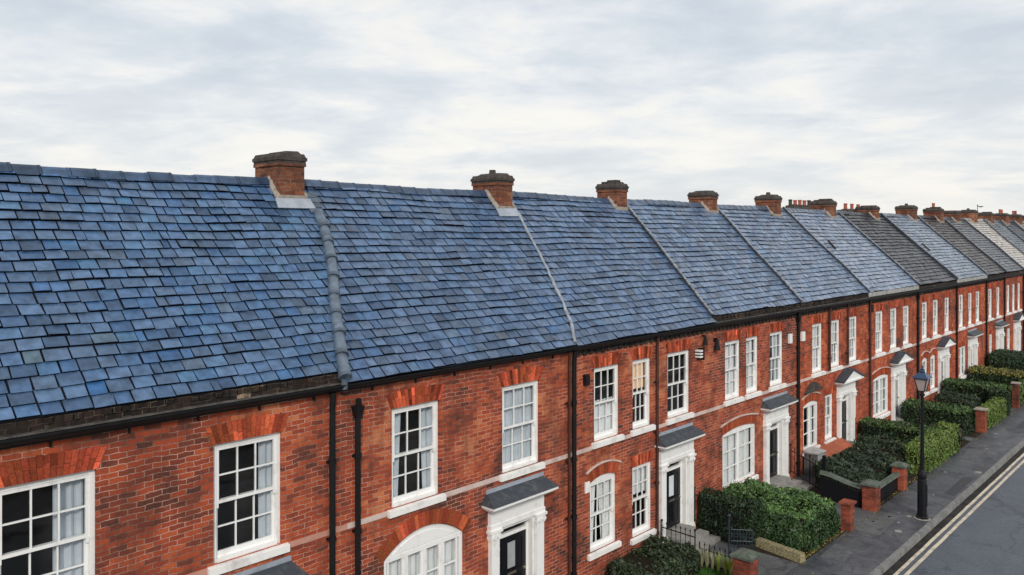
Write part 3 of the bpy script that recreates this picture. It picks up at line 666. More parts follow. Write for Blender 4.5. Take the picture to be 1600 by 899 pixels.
    st.box(c - w2 - .22, c + w2 + .22, PF - .58, PF - .301, .0, .20); st.box(c - w2 - .3, c + w2 + .3, PF - .86, PF - .581, .0, .10)
    st.build('doorstep', 'step_stone', root, origin=O)
    return (c - w2, c + w2, .0, zt, .45, 1)

def pipe_part(root, s, z1=5.38, r=.042, mat='gutter_black', hop=False, z0=0.05):
    g = MB(); y = PF - .075
    pts = [(s, y, z0), (s, y, z1 - .25), (s, PF - .10, z1)]
    g.tube(pts, r, 10)
    z = z0 + .4
    while z < z1 - .3: g.tube([(s, y, z), (s, y, z + .07)], r + .014, 10); g.box(s - .07, s + .07, PF - .03, PF - .002, z + .012, z + .055); z += 1.25
    if hop: g.hexa([(s - .05, y - .05, z1 - .30), (s + .05, y - .05, z1 - .30), (s + .05, PF - .003, z1 - .30), (s - .05, PF - .003, z1 - .30), (s - .09, y - .07, z1 - .12), (s + .09, y - .07, z1 - .12), (s + .09, PF - .003, z1 - .12), (s - .09, PF - .003, z1 - .12)])
    return g.build('drainpipe', mat, root, origin=(root.location.x, PF, 0))

def chimney(root, s0, s1, pf, pb, zt, pots=0, seed=0, apron=True, rubble=True):
    rnd = random.Random(seed); O = (root.location.x, PF, 0)
    g = MB(); zb = RZ - 1.6; w_ = .04
    g.box(s0, s1, pf, pb, zb, zt - .20)
    g.box(s0 - .025, s1 + .025, pf - .025, pb + .025, zt - .26, zt - .20)
    c = g.build('chimney', 'chimney_brick', root, origin=O)
    g = MB(); e = .042
    g.box(s0 - e + .02, s1 + e - .02, pf - e + .02, pb + e - .02, zt - .198, zt - .15)
    g.box(s0 - e, s1 + e, pf - e, pb + e, zt - .15, zt - .085)
    g.frustum(s0 - e + .015, s1 + e - .015, pf - e + .015, pb + e - .015, zt - .085, zt - .01, .03)
    if seed % 3 == 2: g.box(s0 + .02, (s0 + s1) / 2 - .02, pf + .03, pb - .35, zt - .011, zt + .09); g.box(s0 + .05, s0 + .2, pb - .3, pb - .12, zt - .0105, zt + .05)
    if seed % 3 == 1: g.lathe([(.1, 0), (.085, .05), (.08, .11), (.06, .11)], ((s0 + s1) / 2, (pf + pb) / 2, zt + .03), 10)
    q = rnd.uniform(.0, .15); g.hexa([(s0 + .03 + q, pf + .05, zt - .012), (s1 - .04, pf + .05, zt - .012), (s1 - .04, pb - .1, zt - .012), (s0 + .03 + q, pb - .1, zt - .012), (s0 + .08 + q, pf + .1, zt + .04), (s1 - .08, pf + .1, zt + .05), (s1 - .08, pb - .2, zt + .05), (s0 + .08 + q, pb - .2, zt + .04)])
    g.build('cap', 'cap_stone', c, origin=O)
    if pf > RY: apron = False
    # flashing: stepped fillet up the near side and a lead apron below the front
    g = MB()
    def rp(s, y, n): t_ = (y - EY) / (RY - EY); return np.array(R(s, t_, n))
    n = 8; ye = min(pb, RY)
    for q in range(n if pf < RY else 0):
        ya, yb = pf - .02 + (ye - pf) * q / n, pf - .02 + (ye - pf) * (q + 1) / n
        h0 = .10 + .05 * rnd.random()
        for (sa, sb) in ((s0 - .06, s0 + .0), (s1, s1 + .05)):
            P0, P1, P2, P3 = rp(sa, ya, .02), rp(sb, ya, .02), rp(sb, yb, .02), rp(sa, yb, .02)
            ua = [(p[0], p[1], p[2] + (.045 if abs(p[0] - sa) < 1e-6 and sa < s0 else h0)) for p in (P0, P1, P2, P3)]
            g.hexa([P0, P1, P2, P3] + ua, 1)
    if not apron and pf < RY:
        zf = rp(s0, pf, 0)[2]; g.box(s0 - .058, s1 + .048, pf - .035, pf - .001, zf - .02, zf + .09, 1)
    if apron:
        L_ = .24; ang = RY - EY
        a = [rp(s0 - .10, pf + .01, .075), rp(s1 + .10, pf + .01, .075), rp(s1 + .13, pf - L_ * .68, .052), rp(s0 - .13, pf - L_ * .68, .052)]
        bt = [rp(s0 - .10, pf + .01, .05), rp(s1 + .10, pf + .01, .05), rp(s1 + .13, pf - L_ * .68, .03), rp(s0 - .13, pf - L_ * .68, .03)]
        g.hexa([bt[3], bt[2], bt[1], bt[0], a[3], a[2], a[1], a[0]], 0)
        zf = rp(s0, pf, 0)[2]
        g.box(s0 - .012, s1 + .012, pf - .014, pf - .001, zf + .03, zf + .13 , 1)
    if g.f: g.build('flashing', ['pale_lead', 'cement'], c, origin=O)
    if pots:
        for q in range(pots):
            g = MB(); xs_ = s0 + (s1 - s0) * (q + .5) / pots; hh = .32 + .05 * rnd.random(); rr = .085 * (1 + .1 * rnd.random())
            g.lathe([(rr * 1.15, 0), (rr, .06), (rr * .9, hh * .8), (rr * 1.08, hh * .84), (rr * 1.08, hh * .93), (rr * .95, hh), (rr * .6, hh)], (xs_, (pf + pb) / 2, zt - .01), 10)
            g.build('chimney_pot', 'pot_clay' if rnd.random() < .8 else 'cap_stone', c, origin=O)
    return c

# ------------------------------------------------------------------ houses
PAT = [(1.12, 2.1, 'a'), (3.2, 4.1, 'b'), (4.6, 5.6, 'c')]
UP = [  # upper sash windows: (s0, s1, curtain, material, cols)
 [(0.55, 1.6, 'sides', 'curtain_grey', 3), (2.75, 3.91, 'right', 'curtain_grey', 3), (5.5, 6.6, 'narrowright', 'curtain_grey', 3)],
 [(8.74, 9.85, 'sides', 'curtain_grey', 3), (11.52, 12.65, 'full', 'curtain_grey', 3)],
 [(14.53, 15.52, 'low', 'curtain', 3), (16.06, 16.86, 'high', 'curtain_cream', 3), (17.62, 18.72, None, 'curtain', 3)],
 [(20.63, 21.55, 'full', 'curtain', 2), (21.91, 22.70, 'full', 'curtain', 2), (23.47, 24.42, 'parted', 'curtain_grey', 3)],
 [(26.67, 27.55, 'full', 'curtain', 3), (28.27, 29.14, 'parted', 'curtain', 3), (30.02, 30.85, 'full', 'curtain_grey', 3)],
 [(32.79, 33.7, 'full', 'curtain', 3), (34.51, 35.4, 'parted', 'curtain', 3), (36.13, 37.0, 'sides', 'curtain', 3)],
 [(38.75, 39.6, 'full', 'curtain', 2), (40.4, 41.3, 'full', 'curtain', 2), (42.3, 43.15, 'parted', 'curtain', 2)],
 [(44.8, 45.7, 'full', 'curtain', 2), (46.6, 47.4, 'parted', 'curtain', 2), (48.1, 49.0, 'sides', 'curtain', 2)],
 [(50.85, 51.75, 'full', 'curtain', 2), (52.75, 53.6, 'parted', 'curtain', 2)]]
GR = [  # ground floor windows: kind, s0, s1, z0, z1, rise, curtain
 [('c', 2.2, 4.0, .8, 2.2, .35, 'full', 3)],
 [('c', 8.57, 10.45, .8, 2.28, .36, 'full', 3)],
 [('s', 14.38, 15.40, .72, 2.30, .10, 'parted', 3), ('s', 16.05, 16.90, .60, 2.30, .0, 'high', 3)],
 [('c', 20.48, 22.50, .72, 2.25, .10, 'full', 2)],
 [('c', 25.95, 27.15, .72, 2.20, .10, 'sides', 2), ('s', 27.75, 28.5, .72, 2.3, .0, 'full', 2)],
 [('c', 32.5, 34.3, .72, 2.2, .10, 'full', 2)],
 [('s', 38.75, 39.6, .75, 2.25, .1, 'full', 2), ('s', 40.0, 40.85, .75, 2.25, .1, 'parted', 2)],
 [('c', 44.8, 46.1, .72, 2.2, .0, 'full', 2)],
 [('s', 51.0, 51.8, .72, 2.3, .0, 'full', 2)]]
DOORS = [5.9, 11.9, 17.97, 23.8, 29.6, 35.4, 41.95, 47.3, 53.35]
DSTY = ['flat', 'flat', 'flat', 'flat', 'pediment', 'pediment', 'pediment', 'flat', 'flat']
for k in range(9, 15):
    a, b2 = EAVE[k], EAVE[k + 1]; q = b2 - a
    UP.append([(a + .5, a + 1.35, 'full', 'curtain', 2), (a + 2.0, a + 2.8, 'parted', 'curtain', 2), (a + 3.5, a + 4.3, 'full', 'curtain', 2)])
    GR.append([('s', a + .6, a + 1.5, .72, 2.25, 0, 'full', 2)]); DOORS.append(a + 3.1); DSTY.append('pediment' if k % 2 else 'flat')
CH = [  # chimneys: house index, s0, s1, front, back, top, pots
 (0, 8.22, 8.78, 13.8, 14.7, 9.50, 0, 1), (1, 14.25, 14.77, 13.75, 14.65, 9.40, 0, 1), (2, 19.44, 20.0, 13.9, 14.6, 9.44, 0, 0), (3, 24.85, 25.5, 13.9, 14.65, 9.40, 0, 0),
 (4, 29.95, 30.65, 13.9, 14.65, 9.45, 0, 0), (5, 35.7, 36.35, 13.9, 14.8, 9.42, 0, 0), (6, 41.3, 41.95, 13.9, 14.8, 9.33, 0, 0), (7, 47.3, 48.1, 13.9, 14.8, 9.50, 0, 0),
 (8, 52.4, 53.2, 13.9, 14.8, 9.48, 1, 0), (9, 56.0, 57.0, 13.9, 14.8, 9.40, 0, 0), (10, 60.2, 61.3, 13.9, 14.8, 9.55, 0, 0), (11, 64.9, 65.9, 13.9, 14.8, 9.45, 0, 0), (12, 69.6, 70.7, 13.9, 14.8, 9.5, 2, 0), (13, 74.2, 75.5, 13.9, 14.8, 9.5, 3, 0), (14, 79.5, 80.8, 13.9, 14.8, 9.5, 3, 0)]
FASCIA = {5, 7}; CORB = {0, 3, 4}
for k in range(15):
    s0, s1 = EAVE[k], EAVE[k + 1]; O = (s0, PF, 0); near = k < 9
    root = empty('terraced_house', O, HL[k], 'house', 'red brick houses of the terrace')
    ops = []; arches = []
    warm = 2 if k == 2 else 1
    wins = []
    for q, (a, b2, cu, cm, cols) in enumerate(UP[k]):
        z0, z1 = (3.14, 4.87) if k < 2 else (3.2, 4.87)
        ops.append((a, b2, z0, z1, .9, 1)); wins.append(('s', a, b2, z0, z1, 0, cu, cols, cm))
    for (kd, a, b2, z0, z1, rise, cu, cols) in GR[k]:
        ops.append((a, b2, z0, z1 + (rise if rise > .02 else 0), .9, 1)); wins.append((kd, a, b2, z0, z1, rise, cu, cols, 'curtain'))
        if rise > .02: arches.append((a, b2, z1, rise))
    dc = DOORS[k]; dop = (dc - .5, dc + .5, .0, 2.12, .45, 1); ops.append(dop)
    wm = wall_mesh(s0, s1, ops, arches)
    wo_ = wm.build('wall', ['brick' if k < 4 else 'brick_far', 'room', 'room_warm'], root, origin=O)
    for q, (kd, a, b2, z0, z1, rise, cu, cols, cm) in enumerate(wins):
        rows = 2
        if kd == 's': o = add_window(root, a, b2, z0, z1, cols, rows, cu, cm, seed=k * 7 + q)
        else: o = add_window(root, a, b2, z0, z1, cols, 3, cu, cm, 'case', rise, seed=k * 7 + q, lights=4 if k == 1 or k == 0 else 2)
        if kd == 's' and rise > .02:     # timber head under a slight arch
            g = MB(); n = 12; w_ = b2 - a
            top = [(a + w_ * u / n, z1 + rise * (1 - (2 * u / n - 1) ** 2)) for u in range(n + 1)]
            g.prism([(a, z1 + .001)] + [(x_, max(z_, z1 + .0015)) for x_, z_ in top[1:-1]] + [(b2, z1 + .001)], PF + .04, PF + .14, 'y')
            g.build('window_head', 'white_paint', o, origin=((a + b2) / 2, PF, z0))
        if k < 9:
            up = z0 > 3
            vg = voussoirs(a, b2, z1, .26 if k < 2 else .24, .05 if up else .02, rise, k * 31 + q, splay=.13 if k < 2 else .09)
            vg.build('window_arch', 'gauged', root, origin=O)
            if rise > .02 and k in (2, 3, 4, 5, 6): hood(a, b2, z1, rise, .26).build('hood_mould', 'band_stone', root, origin=O)
    if k < 11: door_unit(root, dc, DSTY[k], 'black_paint' if k != 5 else 'fascia_grey', k=k + 1)
    # string course
    g = MB(); g.box(s0 + .002, s1 - .002, PF - .018, PF - .001, 3.04, 3.13); g.build('string_course', 'pink_band' if k == 0 else 'band_stone', root, origin=O)
    if k in (2, 1): pass
    # eaves: gutter, corbelled bricks
    g = MB(); n = 8; gy, gz, gr_ = PF - .15, 5.46, .07
    arc = [(gy + gr_ * math.cos(math.pi + math.pi * q / n), gz + gr_ * math.sin(math.pi + math.pi * q / n)) for q in range(n + 1)]
    arc2 = [(gy + (gr_ - .012) * math.cos(math.pi + math.pi * q / n), gz + (gr_ - .012) * math.sin(math.pi + math.pi * q / n)) for q in range(n + 1)]
    g.prism(arc + arc2[::-1], s0 + .002, s1 - .002, 'x')
    g.box(s0 + .003, s1 - .003, gy - gr_ - .012, gy - gr_ + .012, gz - .008, gz + .016)
    x_ = s0 + .5
    while x_ < s1 - .1: g.box(x_, x_ + .03, PF - .03, PF - .003, gz - .2, gz - .06); x_ += .95
    g.box(s0 + .003, s1 - .003, PF - .07, PF - .001, gz - .12, gz + .02)
    g.build('gutter', 'gutter_black', root, origin=O)
    g = MB(); rnd = random.Random(k)
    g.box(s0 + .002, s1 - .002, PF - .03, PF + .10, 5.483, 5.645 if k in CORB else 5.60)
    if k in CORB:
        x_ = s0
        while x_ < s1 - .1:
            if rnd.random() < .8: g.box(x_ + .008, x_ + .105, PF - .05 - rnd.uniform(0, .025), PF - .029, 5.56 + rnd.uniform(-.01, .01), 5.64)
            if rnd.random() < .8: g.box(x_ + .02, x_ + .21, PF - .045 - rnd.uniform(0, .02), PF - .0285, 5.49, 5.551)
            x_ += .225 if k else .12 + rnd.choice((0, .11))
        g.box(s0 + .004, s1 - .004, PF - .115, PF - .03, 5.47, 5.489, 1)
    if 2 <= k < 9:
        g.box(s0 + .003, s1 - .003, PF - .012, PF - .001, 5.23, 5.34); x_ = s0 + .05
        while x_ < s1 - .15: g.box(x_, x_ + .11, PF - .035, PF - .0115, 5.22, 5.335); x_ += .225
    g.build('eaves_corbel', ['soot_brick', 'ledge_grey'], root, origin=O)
    if k in FASCIA: g = MB(); g.box(s0 + .01, s1 - .01, PF - .065, PF - .03, 5.5, 5.66); g.build('fascia', 'fascia_grey', root, origin=O)
    # roof
    base, var, hue = HOUSE[k]
    tmin = -0.05 if k in (1, 2) else 0.0
    rf = slates(k, base, var, hue, 100 + k, (0.22, 0.34) if k == 0 else (0.23, 0.36), tmin, light=.12 if k < 6 else .05).build('roof', ['slate', 'felt'], root, origin=O)
    ridge_mesh(k, tuple(c * .62 for c in base) if k < 10 else base, k).build('ridge_tiles', 'slate', rf, origin=O)
    if k in (5, 7):      # dark strap lying on the slates
        pa, pb_ = ((1292, 378), (1304, 391)) if k == 5 else ((1439, 382), (1452, 393)); (sa, ta), (sb, tb) = roofpx(*pa), roofpx(*pb_)
        g = MB(); g.hexa([R(sa - .05, ta, .05), R(sb - .05, tb, .05), R(sb + .05, tb, .05), R(sa + .05, ta, .05), R(sa - .05, ta, .09), R(sb - .05, tb, .09), R(sb + .05, tb, .09), R(sa + .05, ta, .09)]); g.build('roof_strap', 'gutter_black', rf, origin=O)
    if k < 14:   # verge on the far party line
        g = MB(); kk = k + 1; n = 22; tA = -0.035 if k in (0, 1) else 0.0
        if k == 0:
            nt_ = 9; tz = .80
            for q in range(nt_):
                t0, t1 = tA + (tz - tA) * q / nt_, tA + (tz - tA) * (q + 1) / nt_
                g.tube([R(line(kk, t0), t0, .055), R(line(kk, t1 + .006), t1 + .006, .035)], [.108, .098], 12, 0, (.11, .145, .19))
                g.tube([R(line(kk, t0), t0, .055), R(line(kk, t0 + .014), t0 + .014, .053)], [.115, .114], 12, 0, (.07, .095, .13))
            g.tube([R(line(kk, tA), tA, .03), (line(kk, tA), PF - .17, 5.40)], .06, 10, 0, (.09, .115, .15))
            for q in range(4):
                t0, t1 = tz + (.93 - tz) * q / 4, tz + (.93 - tz) * (q + 1) / 4; c_ = .07 + .05 * random.random()
                g.hexa([R(line(kk, t0) - .16, t0, .03), R(line(kk, t0) + .14, t0, .03), R(line(kk, t1) + .14, t1, .03), R(line(kk, t1) - .16, t1, .03), R(line(kk, t0) - .16, t0, .055), R(line(kk, t0) + .14, t0, .055), R(line(kk, t1) + .14, t1, .045), R(line(kk, t1) - .16, t1, .045)], 0, (c_ * .8, c_ * 1.1, c_ * 1.5))
            g.build('verge_tiles', 'slate', rf, origin=O, smooth=True)
        elif k == 1:
            rnd = random.Random(5); pts = [tA + (.96 - tA) * q / 26 for q in range(27)]; wv = [.028 + .014 * rnd.random() for _ in pts]; of = [rnd.gauss(0, .012) for _ in pts]
            g.tube([R(line(kk, t_) + of[i], t_, .045) for i, t_ in enumerate(pts)], wv, 8, 0, (.27, .30, .33))
            g.build('verge_strip', 'slate', rf, origin=O, smooth=True)
        else:
            for q in range(n):
                t0, t1 = q / n + .002, (q + 1) / n - .002; v = .8 + .4 * random.random(); hw = .055
                a0_, a1_ = line(kk, t0), line(kk, t1)
                g.hexa([R(a0_ - hw, t0, 0), R(a0_ + hw, t0, 0), R(a1_ + hw, t1, 0), R(a1_ - hw, t1, 0), R(a0_ - hw, t0, .095), R(a0_ + hw, t0, .095), R(a1_ + hw, t1, .095), R(a1_ - hw, t1, .095)], 0, (.05, .055, .065))
                g.hexa([R(a0_ - hw - .01, t0, .096), R(a0_ + .02, t0, .096), R(a1_ + .02, t1, .096), R(a1_ - hw - .01, t1, .096), R(a0_ - hw - .01, t0, .125), R(a0_ + .02, t0, .125), R(a1_ + .02, t1, .125), R(a1_ - hw - .01, t1, .125)], 0, (.20 * v, .22 * v, .25 * v))
            g.build('verge_coping', 'slate', rf, origin=O)
    for (hk, a, b2, pf, pb, zt, pots, ap) in CH:
        if hk == k: chimney(root, a, b2, pf, pb, zt, pots, seed=k, apron=bool(ap))
    if k == 5: chimney(root, 35.9, 39.6, 15.7, 16.2, 9.22, 7, seed=77, apron=False)
    if k == 6: chimney(root, 40.4, 43.0, 14.9, 15.4, 9.16, 3, seed=78, apron=False)
    # pipes
    P = {0: [(7.47, False, 'gutter_black', .05)], 1: [(7.97, True, 'gutter_black', .05), (13.55, False, 'rust_brown', .03), (13.72, False, 'gutter_black', .05)], 2: [(17.03, False, 'rust_brown', .035)], 3: [(25.4, True, 'gutter_black', .05)],
         4: [(28.0, False, 'rust_brown', .04), (29.7, False, 'rust_brown', .03)], 5: [(32.0, False, 'rust_brown', .04), (37.95, True, 'gutter_black', .05)], 6: [(44.15, False, 'gutter_black', .045)], 7: [(50.1, False, 'gutter_black', .045)], 8: [(54.4, False, 'gutter_black', .045)]}
    for (s, hop, mat, r_) in P.get(k, [(s1 - .2, False, 'gutter_black', .045)]):
        short = (k == 4)
        pipe_part(root, s, 5.18 if hop and k == 1 else 5.36, r_, mat, hop, z0=3.15 if short else .05)
    # things fixed to the walls
    def fix(name, mat, *boxes):
        g = MB()
        for b_ in boxes: g.box(*b_)
        return g.build(name, mat, root, origin=O)
    if k == 2:
        fix('alarm_box', 'gutter_black', (14.12, 14.26, PF - .09, PF - .002, 4.55, 4.78))
        fix('wall_vent', 'white_paint', (18.98, 19.12, PF - .16, PF - .002, 4.62, 4.66), (18.98, 19.12, PF - .16, PF - .002, 4.70, 4.74), (18.98, 19.12, PF - .16, PF - .002, 4.78, 4.82)); fix('vent_bracket', 'gutter_black', (19.13, 19.19, PF - .17, PF - .003, 4.55, 4.86))
        g = MB(); g.tube([(19.35, PF - .1, 5.18), (19.35, PF - .1, 4.92)], [.03, .07], 8); g.box(19.33, 19.37, PF - .1, PF, 5.15, 5.19); g.build('wall_lantern', 'gutter_black', root, origin=O)
        fix('stone_patch', 'white_stone', (14.18, 14.34, PF - .03, PF - .001, 2.12, 2.36))
    if k == 3:
        g = MB(); g.tube([(20.0, PF - .1, 5.0), (20.0, PF - .1, 4.72)], [.04, .09], 8); g.box(19.96, 20.04, PF - .1, PF - .002, 4.95, 5.05); g.build('wall_lantern', 'gutter_black', root, origin=O)
        fix('alarm_box', 'white_paint', (24.75, 24.95, PF - .07, PF - .002, 4.42, 4.72))
    if k == 4:
        fix('alarm_box', 'white_paint', (25.72, 25.95, PF - .07, PF - .002, 4.4, 4.7))
        hd = MB(); hd.prism([(26.0 + 1.3 * q / 10, 2.62 + .32 * math.sin(math.pi * q / 10)) for q in range(11)], PF - .10, PF - .002, 'y'); hd.build('arch_hood', 'cap_stone', root, origin=O)
    if k == 5:
        fix('wall_box', 'gutter_black', (31.6 + .4, 32.2, PF - .14, PF - .002, 4.9, 5.2))
    if k == 10:
        g = MB(); z = 9.6; g.tube([(63, 14.3, 8.9), (63, 14.3, 10.0)], .02, 6); g.tube([(62.8, 14.3, 9.95), (63.3, 14.3, 9.9)], .015, 5); g.lathe([(.0, 0), (.16, .05), (.18, .08)], (63, 14.1, 9.8), 10); g.build('aerial', 'gutter_black', root, origin=O)

# ------------------------------------------------------------------ hedges and planting
def leaf_mesh(name, P, Nn, size, cols_, seed, core=None):
    """P (n,3) leaf centres, Nn (n,3) outward directions, size (n,), cols_ (n,3)"""
    rs = np.random.RandomState(seed); n = len(P)
    nn = Nn + rs.normal(0, .55, (n, 3)); nn /= np.linalg.norm(nn, axis=1)[:, None]
    r_ = rs.normal(0, 1, (n, 3)); u = np.cross(nn, r_); u /= np.linalg.norm(u, axis=1)[:, None]; v = np.cross(nn, u)
    a = size[:, None]; b_ = a * .55
    V = np.stack([P - u * a, P - v * b_ + nn * a * .12, P + u * a, P + v * b_ + nn * a * .12], axis=1).reshape(-1, 3)
    Fc = np.arange(n * 4).reshape(n, 4)
    ev, ef = (core if core else ([], []))
    verts = [tuple(x) for x in V] + [tuple(x) for x in ev]; off = n * 4
    faces = [tuple(x) for x in Fc] + [tuple(i + off for i in f) for f in ef]
    me = bpy.data.meshes.new(name); me.from_pydata(verts, [], faces)
    me.materials.append(M['leaf']); me.materials.append(M['twig'])
    mi = np.zeros(len(faces), dtype=np.int32); mi[n:] = 1; me.polygons.foreach_set('material_index', mi)
    ca = me.color_attributes.new('tint', 'FLOAT_COLOR', 'CORNER'); tot = len(me.loops)
    arr = np.ones((tot, 4), dtype=np.float32); arr[:n * 4, :3] = np.repeat(cols_, 4, axis=0); ca.data.foreach_set('color', arr.ravel())
    me.update(); return me
def vnoise(P, f, ph):
    return (np.sin(P[:, 0] * f + ph) * np.sin(P[:, 1] * f * 1.13 + ph * 2.1) + np.sin(P[:, 2] * f * 1.3 + ph) * np.sin(P[:, 0] * f * .7 + 1.7 * ph)) * .5
def hedge(name, label, cat, x0, x1, y0, y1, h, base, seed, dens=900, size=.032, rough=.05, hz=None, rnd_=0.12, group=None, top=None, z0=0.0, wild=0.0):
    """a clipped hedge: box with rounded, uneven faces made of separate leaves over a twiggy core"""
    rs = np.random.RandomState(seed)
    cx, cy = (x0 + x1) / 2, (y0 + y1) / 2; ax, ay = (x1 - x0) / 2, (y1 - y0) / 2
    faces_ = [((0, 0, 1), 4 * ax * ay), ((1, 0, 0), 2 * ay * h), ((-1, 0, 0), 2 * ay * h), ((0, 1, 0), 2 * ax * h), ((0, -1, 0), 2 * ax * h)]
    PP = []; NN = []
    for nv, ar in faces_:
        n = int(ar * dens) + 10; a = rs.uniform(-1, 1, n); b_ = rs.uniform(-1, 1, n)
        if nv[2]: p = np.stack([a * ax, b_ * ay, np.full(n, h)], 1)
        elif nv[0]: p = np.stack([np.full(n, nv[0] * ax), a * ay, (b_ * .5 + .5) * h], 1)
        else: p = np.stack([a * ax, np.full(n, nv[1] * ay), (b_ * .5 + .5) * h], 1)
        PP.append(p); NN.append(np.repeat(np.array([nv], float), n, 0))
    P = np.concatenate(PP); Nn = np.concatenate(NN)
    # round the edges
    q = P.copy(); r_ = min(rnd_, ax * .9, ay * .9, h * .6)
    inner = np.stack([np.clip(q[:, 0], -ax + r_, ax - r_), np.clip(q[:, 1], -ay + r_, ay - r_), np.clip(q[:, 2], -1, h - r_)], 1)
    d = q - inner; ln = np.linalg.norm(d, axis=1)[:, None] + 1e-6; Nn = np.where(ln > 1e-4, d / ln, Nn); P = inner + Nn * r_
    off = rough * (vnoise(P + cx, 4.3, seed) + .7 * vnoise(P + cy, 9.1, seed + 2)) + wild * vnoise(P + cx, 2.1, seed + 5)
    dep = -np.abs(rs.normal(0, .045, len(P))); sh = rs.rand(len(P)) < .05; dep[sh] = rs.uniform(.01, .07, sh.sum())
    P = P + Nn * (off + dep)[:, None]
    P[:, 2] = np.maximum(P[:, 2], .02)
    if hz is not None: P[:, 2] *= np.interp(P[:, 0] / ax if hz[0] == 'x' else P[:, 1] / ay, [-1, 0, 1], hz[1:])
    clump = .5 + .5 * vnoise(P + cx * 2, 7.0, seed + 9)
    val = np.exp(rs.normal(0, .30, len(P))) * (.75 + .5 * clump)
    col = np.array(base)[None, :] * val[:, None]
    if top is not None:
        # upper leaves recoloured: brightness of a lit crown painted in, yellow foliage on one
        top_tint = (P[:, 2] > h * .80) & (rs.rand(len(P)) < .75); col[top_tint] = np.array(top)[None, :] * val[top_tint][:, None]
    yl = rs.rand(len(P)) < .06; col[yl] = col[yl] * np.array([1.9, 1.4, .9])
    P = P + np.array([cx, cy, z0]); sz = size * np.exp(rs.normal(0, .35, len(P)))
    i = .09; c0, c1, d0, d1, hh = x0 + i, x1 - i, y0 + i, y1 - i, h - i
    if hz is not None: hh = h * min(hz[1:]) - i
    ev = [(c0, d0, z0), (c1, d0, z0), (c1, d1, z0), (c0, d1, z0), (c0 + .05, d0 + .05, hh + z0), (c1 - .05, d0 + .05, hh + z0), (c1 - .05, d1 - .05, hh + z0), (c0 + .05, d1 - .05, hh + z0)]
    ef = [(0, 1, 5, 4), (1, 2, 6, 5), (2, 3, 7, 6), (3, 0, 4, 7), (4, 5, 6, 7)]
    me = leaf_mesh(name, P, Nn, sz, col, seed, (ev, ef))
    o = link(name, me); return tag(o, label, cat, group)
GRN = (0.045, 0.095, 0.028); DK = (0.021, 0.043, 0.018); BRT = (0.105, 0.165, 0.035); MID = (0.030, 0.062, 0.024)  # DK is deepened to carry the shade of hedge sides
HG = 'garden hedges along the terrace'
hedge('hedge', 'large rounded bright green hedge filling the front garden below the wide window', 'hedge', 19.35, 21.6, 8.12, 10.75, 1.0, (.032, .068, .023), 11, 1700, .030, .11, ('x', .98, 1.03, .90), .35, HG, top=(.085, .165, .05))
hedge('hedge', 'narrow dark hedge running from the wall beside the front steps with the handrail', 'hedge', 18.95, 19.45, 9.3, 10.93, 1.06, DK, 12, 1300, .028, .05, None, .12, HG)
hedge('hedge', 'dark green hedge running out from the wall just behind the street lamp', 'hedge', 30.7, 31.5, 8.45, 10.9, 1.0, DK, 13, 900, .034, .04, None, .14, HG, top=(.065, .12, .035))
hedge('hedge', 'bright yellow-green hedge along the pavement just past the street lamp', 'hedge', 28.3, 32.6, 7.98, 8.62, .95, BRT, 14, 1100, .034, .05, None, .15, HG)
hedge('hedge', 'dark box hedge right of the lamp lantern, next to a brick pier', 'hedge', 35.1, 36.2, 8.35, 10.8, 1.0, DK, 15, 800, .036, .04, None, .14, HG, top=(.065, .12, .035))
hedge('hedge', 'small yellow-green hedge along the pavement directly past the far brick pier', 'hedge', 37.0, 40.2, 7.98, 8.5, .78, BRT, 16, 900, .036, .05, None, .14, HG)
hedge('hedge', 'low dark hedge with a green top coloured as if lit, running out behind the small yellow-green hedge', 'hedge', 41.0, 42.0, 8.3, 10.8, 1.12, DK, 17, 700, .038, .03, None, .14, HG, top=(.065, .12, .035))
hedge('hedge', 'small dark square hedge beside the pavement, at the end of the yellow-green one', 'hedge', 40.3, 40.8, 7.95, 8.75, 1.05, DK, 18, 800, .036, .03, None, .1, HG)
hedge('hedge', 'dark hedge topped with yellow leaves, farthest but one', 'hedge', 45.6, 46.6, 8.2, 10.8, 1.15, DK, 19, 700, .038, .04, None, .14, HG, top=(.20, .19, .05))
hedge('hedge', 'broad glossy dark hedge at the far right edge below the white pillars', 'hedge', 49.6, 52.0, 8.2, 10.8, 1.45, (.03, .06, .03), 20, 500, .045, .06, None, .2, HG)
hedge('hedge', 'far bright hedge strip along the pavement at the right edge of view', 'hedge', 43.0, 46.0, 7.98, 8.5, .8, (.09, .14, .035), 22, 600, .04, .05, None, .14, HG)
SG = 'loose garden shrubs'
hedge('shrub', 'sprawling grey-green shrub bed behind the low black fence', 'shrub', 24.9, 28.2, 8.45, 10.3, .70, (.030, .050, .028), 31, 900, .040, .12, None, .35, SG, wild=.10)
hedge('shrub', 'leggy pale-flecked shrub between the shrub bed and the dark hedge', 'shrub', 28.6, 30.5, 8.8, 10.4, .62, (.035, .055, .03), 32, 700, .040, .14, None, .3, SG, wild=.12)
hedge('shrub', 'low dark bush at the foot of the wall left of the front steps', 'shrub', 14.6, 16.75, 9.45, 10.85, .55, (.028, .045, .020), 33, 1100, .034, .12, None, .3, SG, wild=.08)
hedge('shrub', 'scrubby brownish shrub beside the far brick pier', 'shrub', 33.2, 34.3, 8.2, 9.4, .45, (.05, .055, .03), 34, 700, .036, .12, None, .2, SG, wild=.08)
hedge('shrub', 'dark ragged shrub in the garden beyond the far brick pier', 'shrub', 38.6, 40.0, 8.9, 10.5, .8, (.028, .045, .025), 35, 600, .040, .12, None, .25, SG, wild=.1)
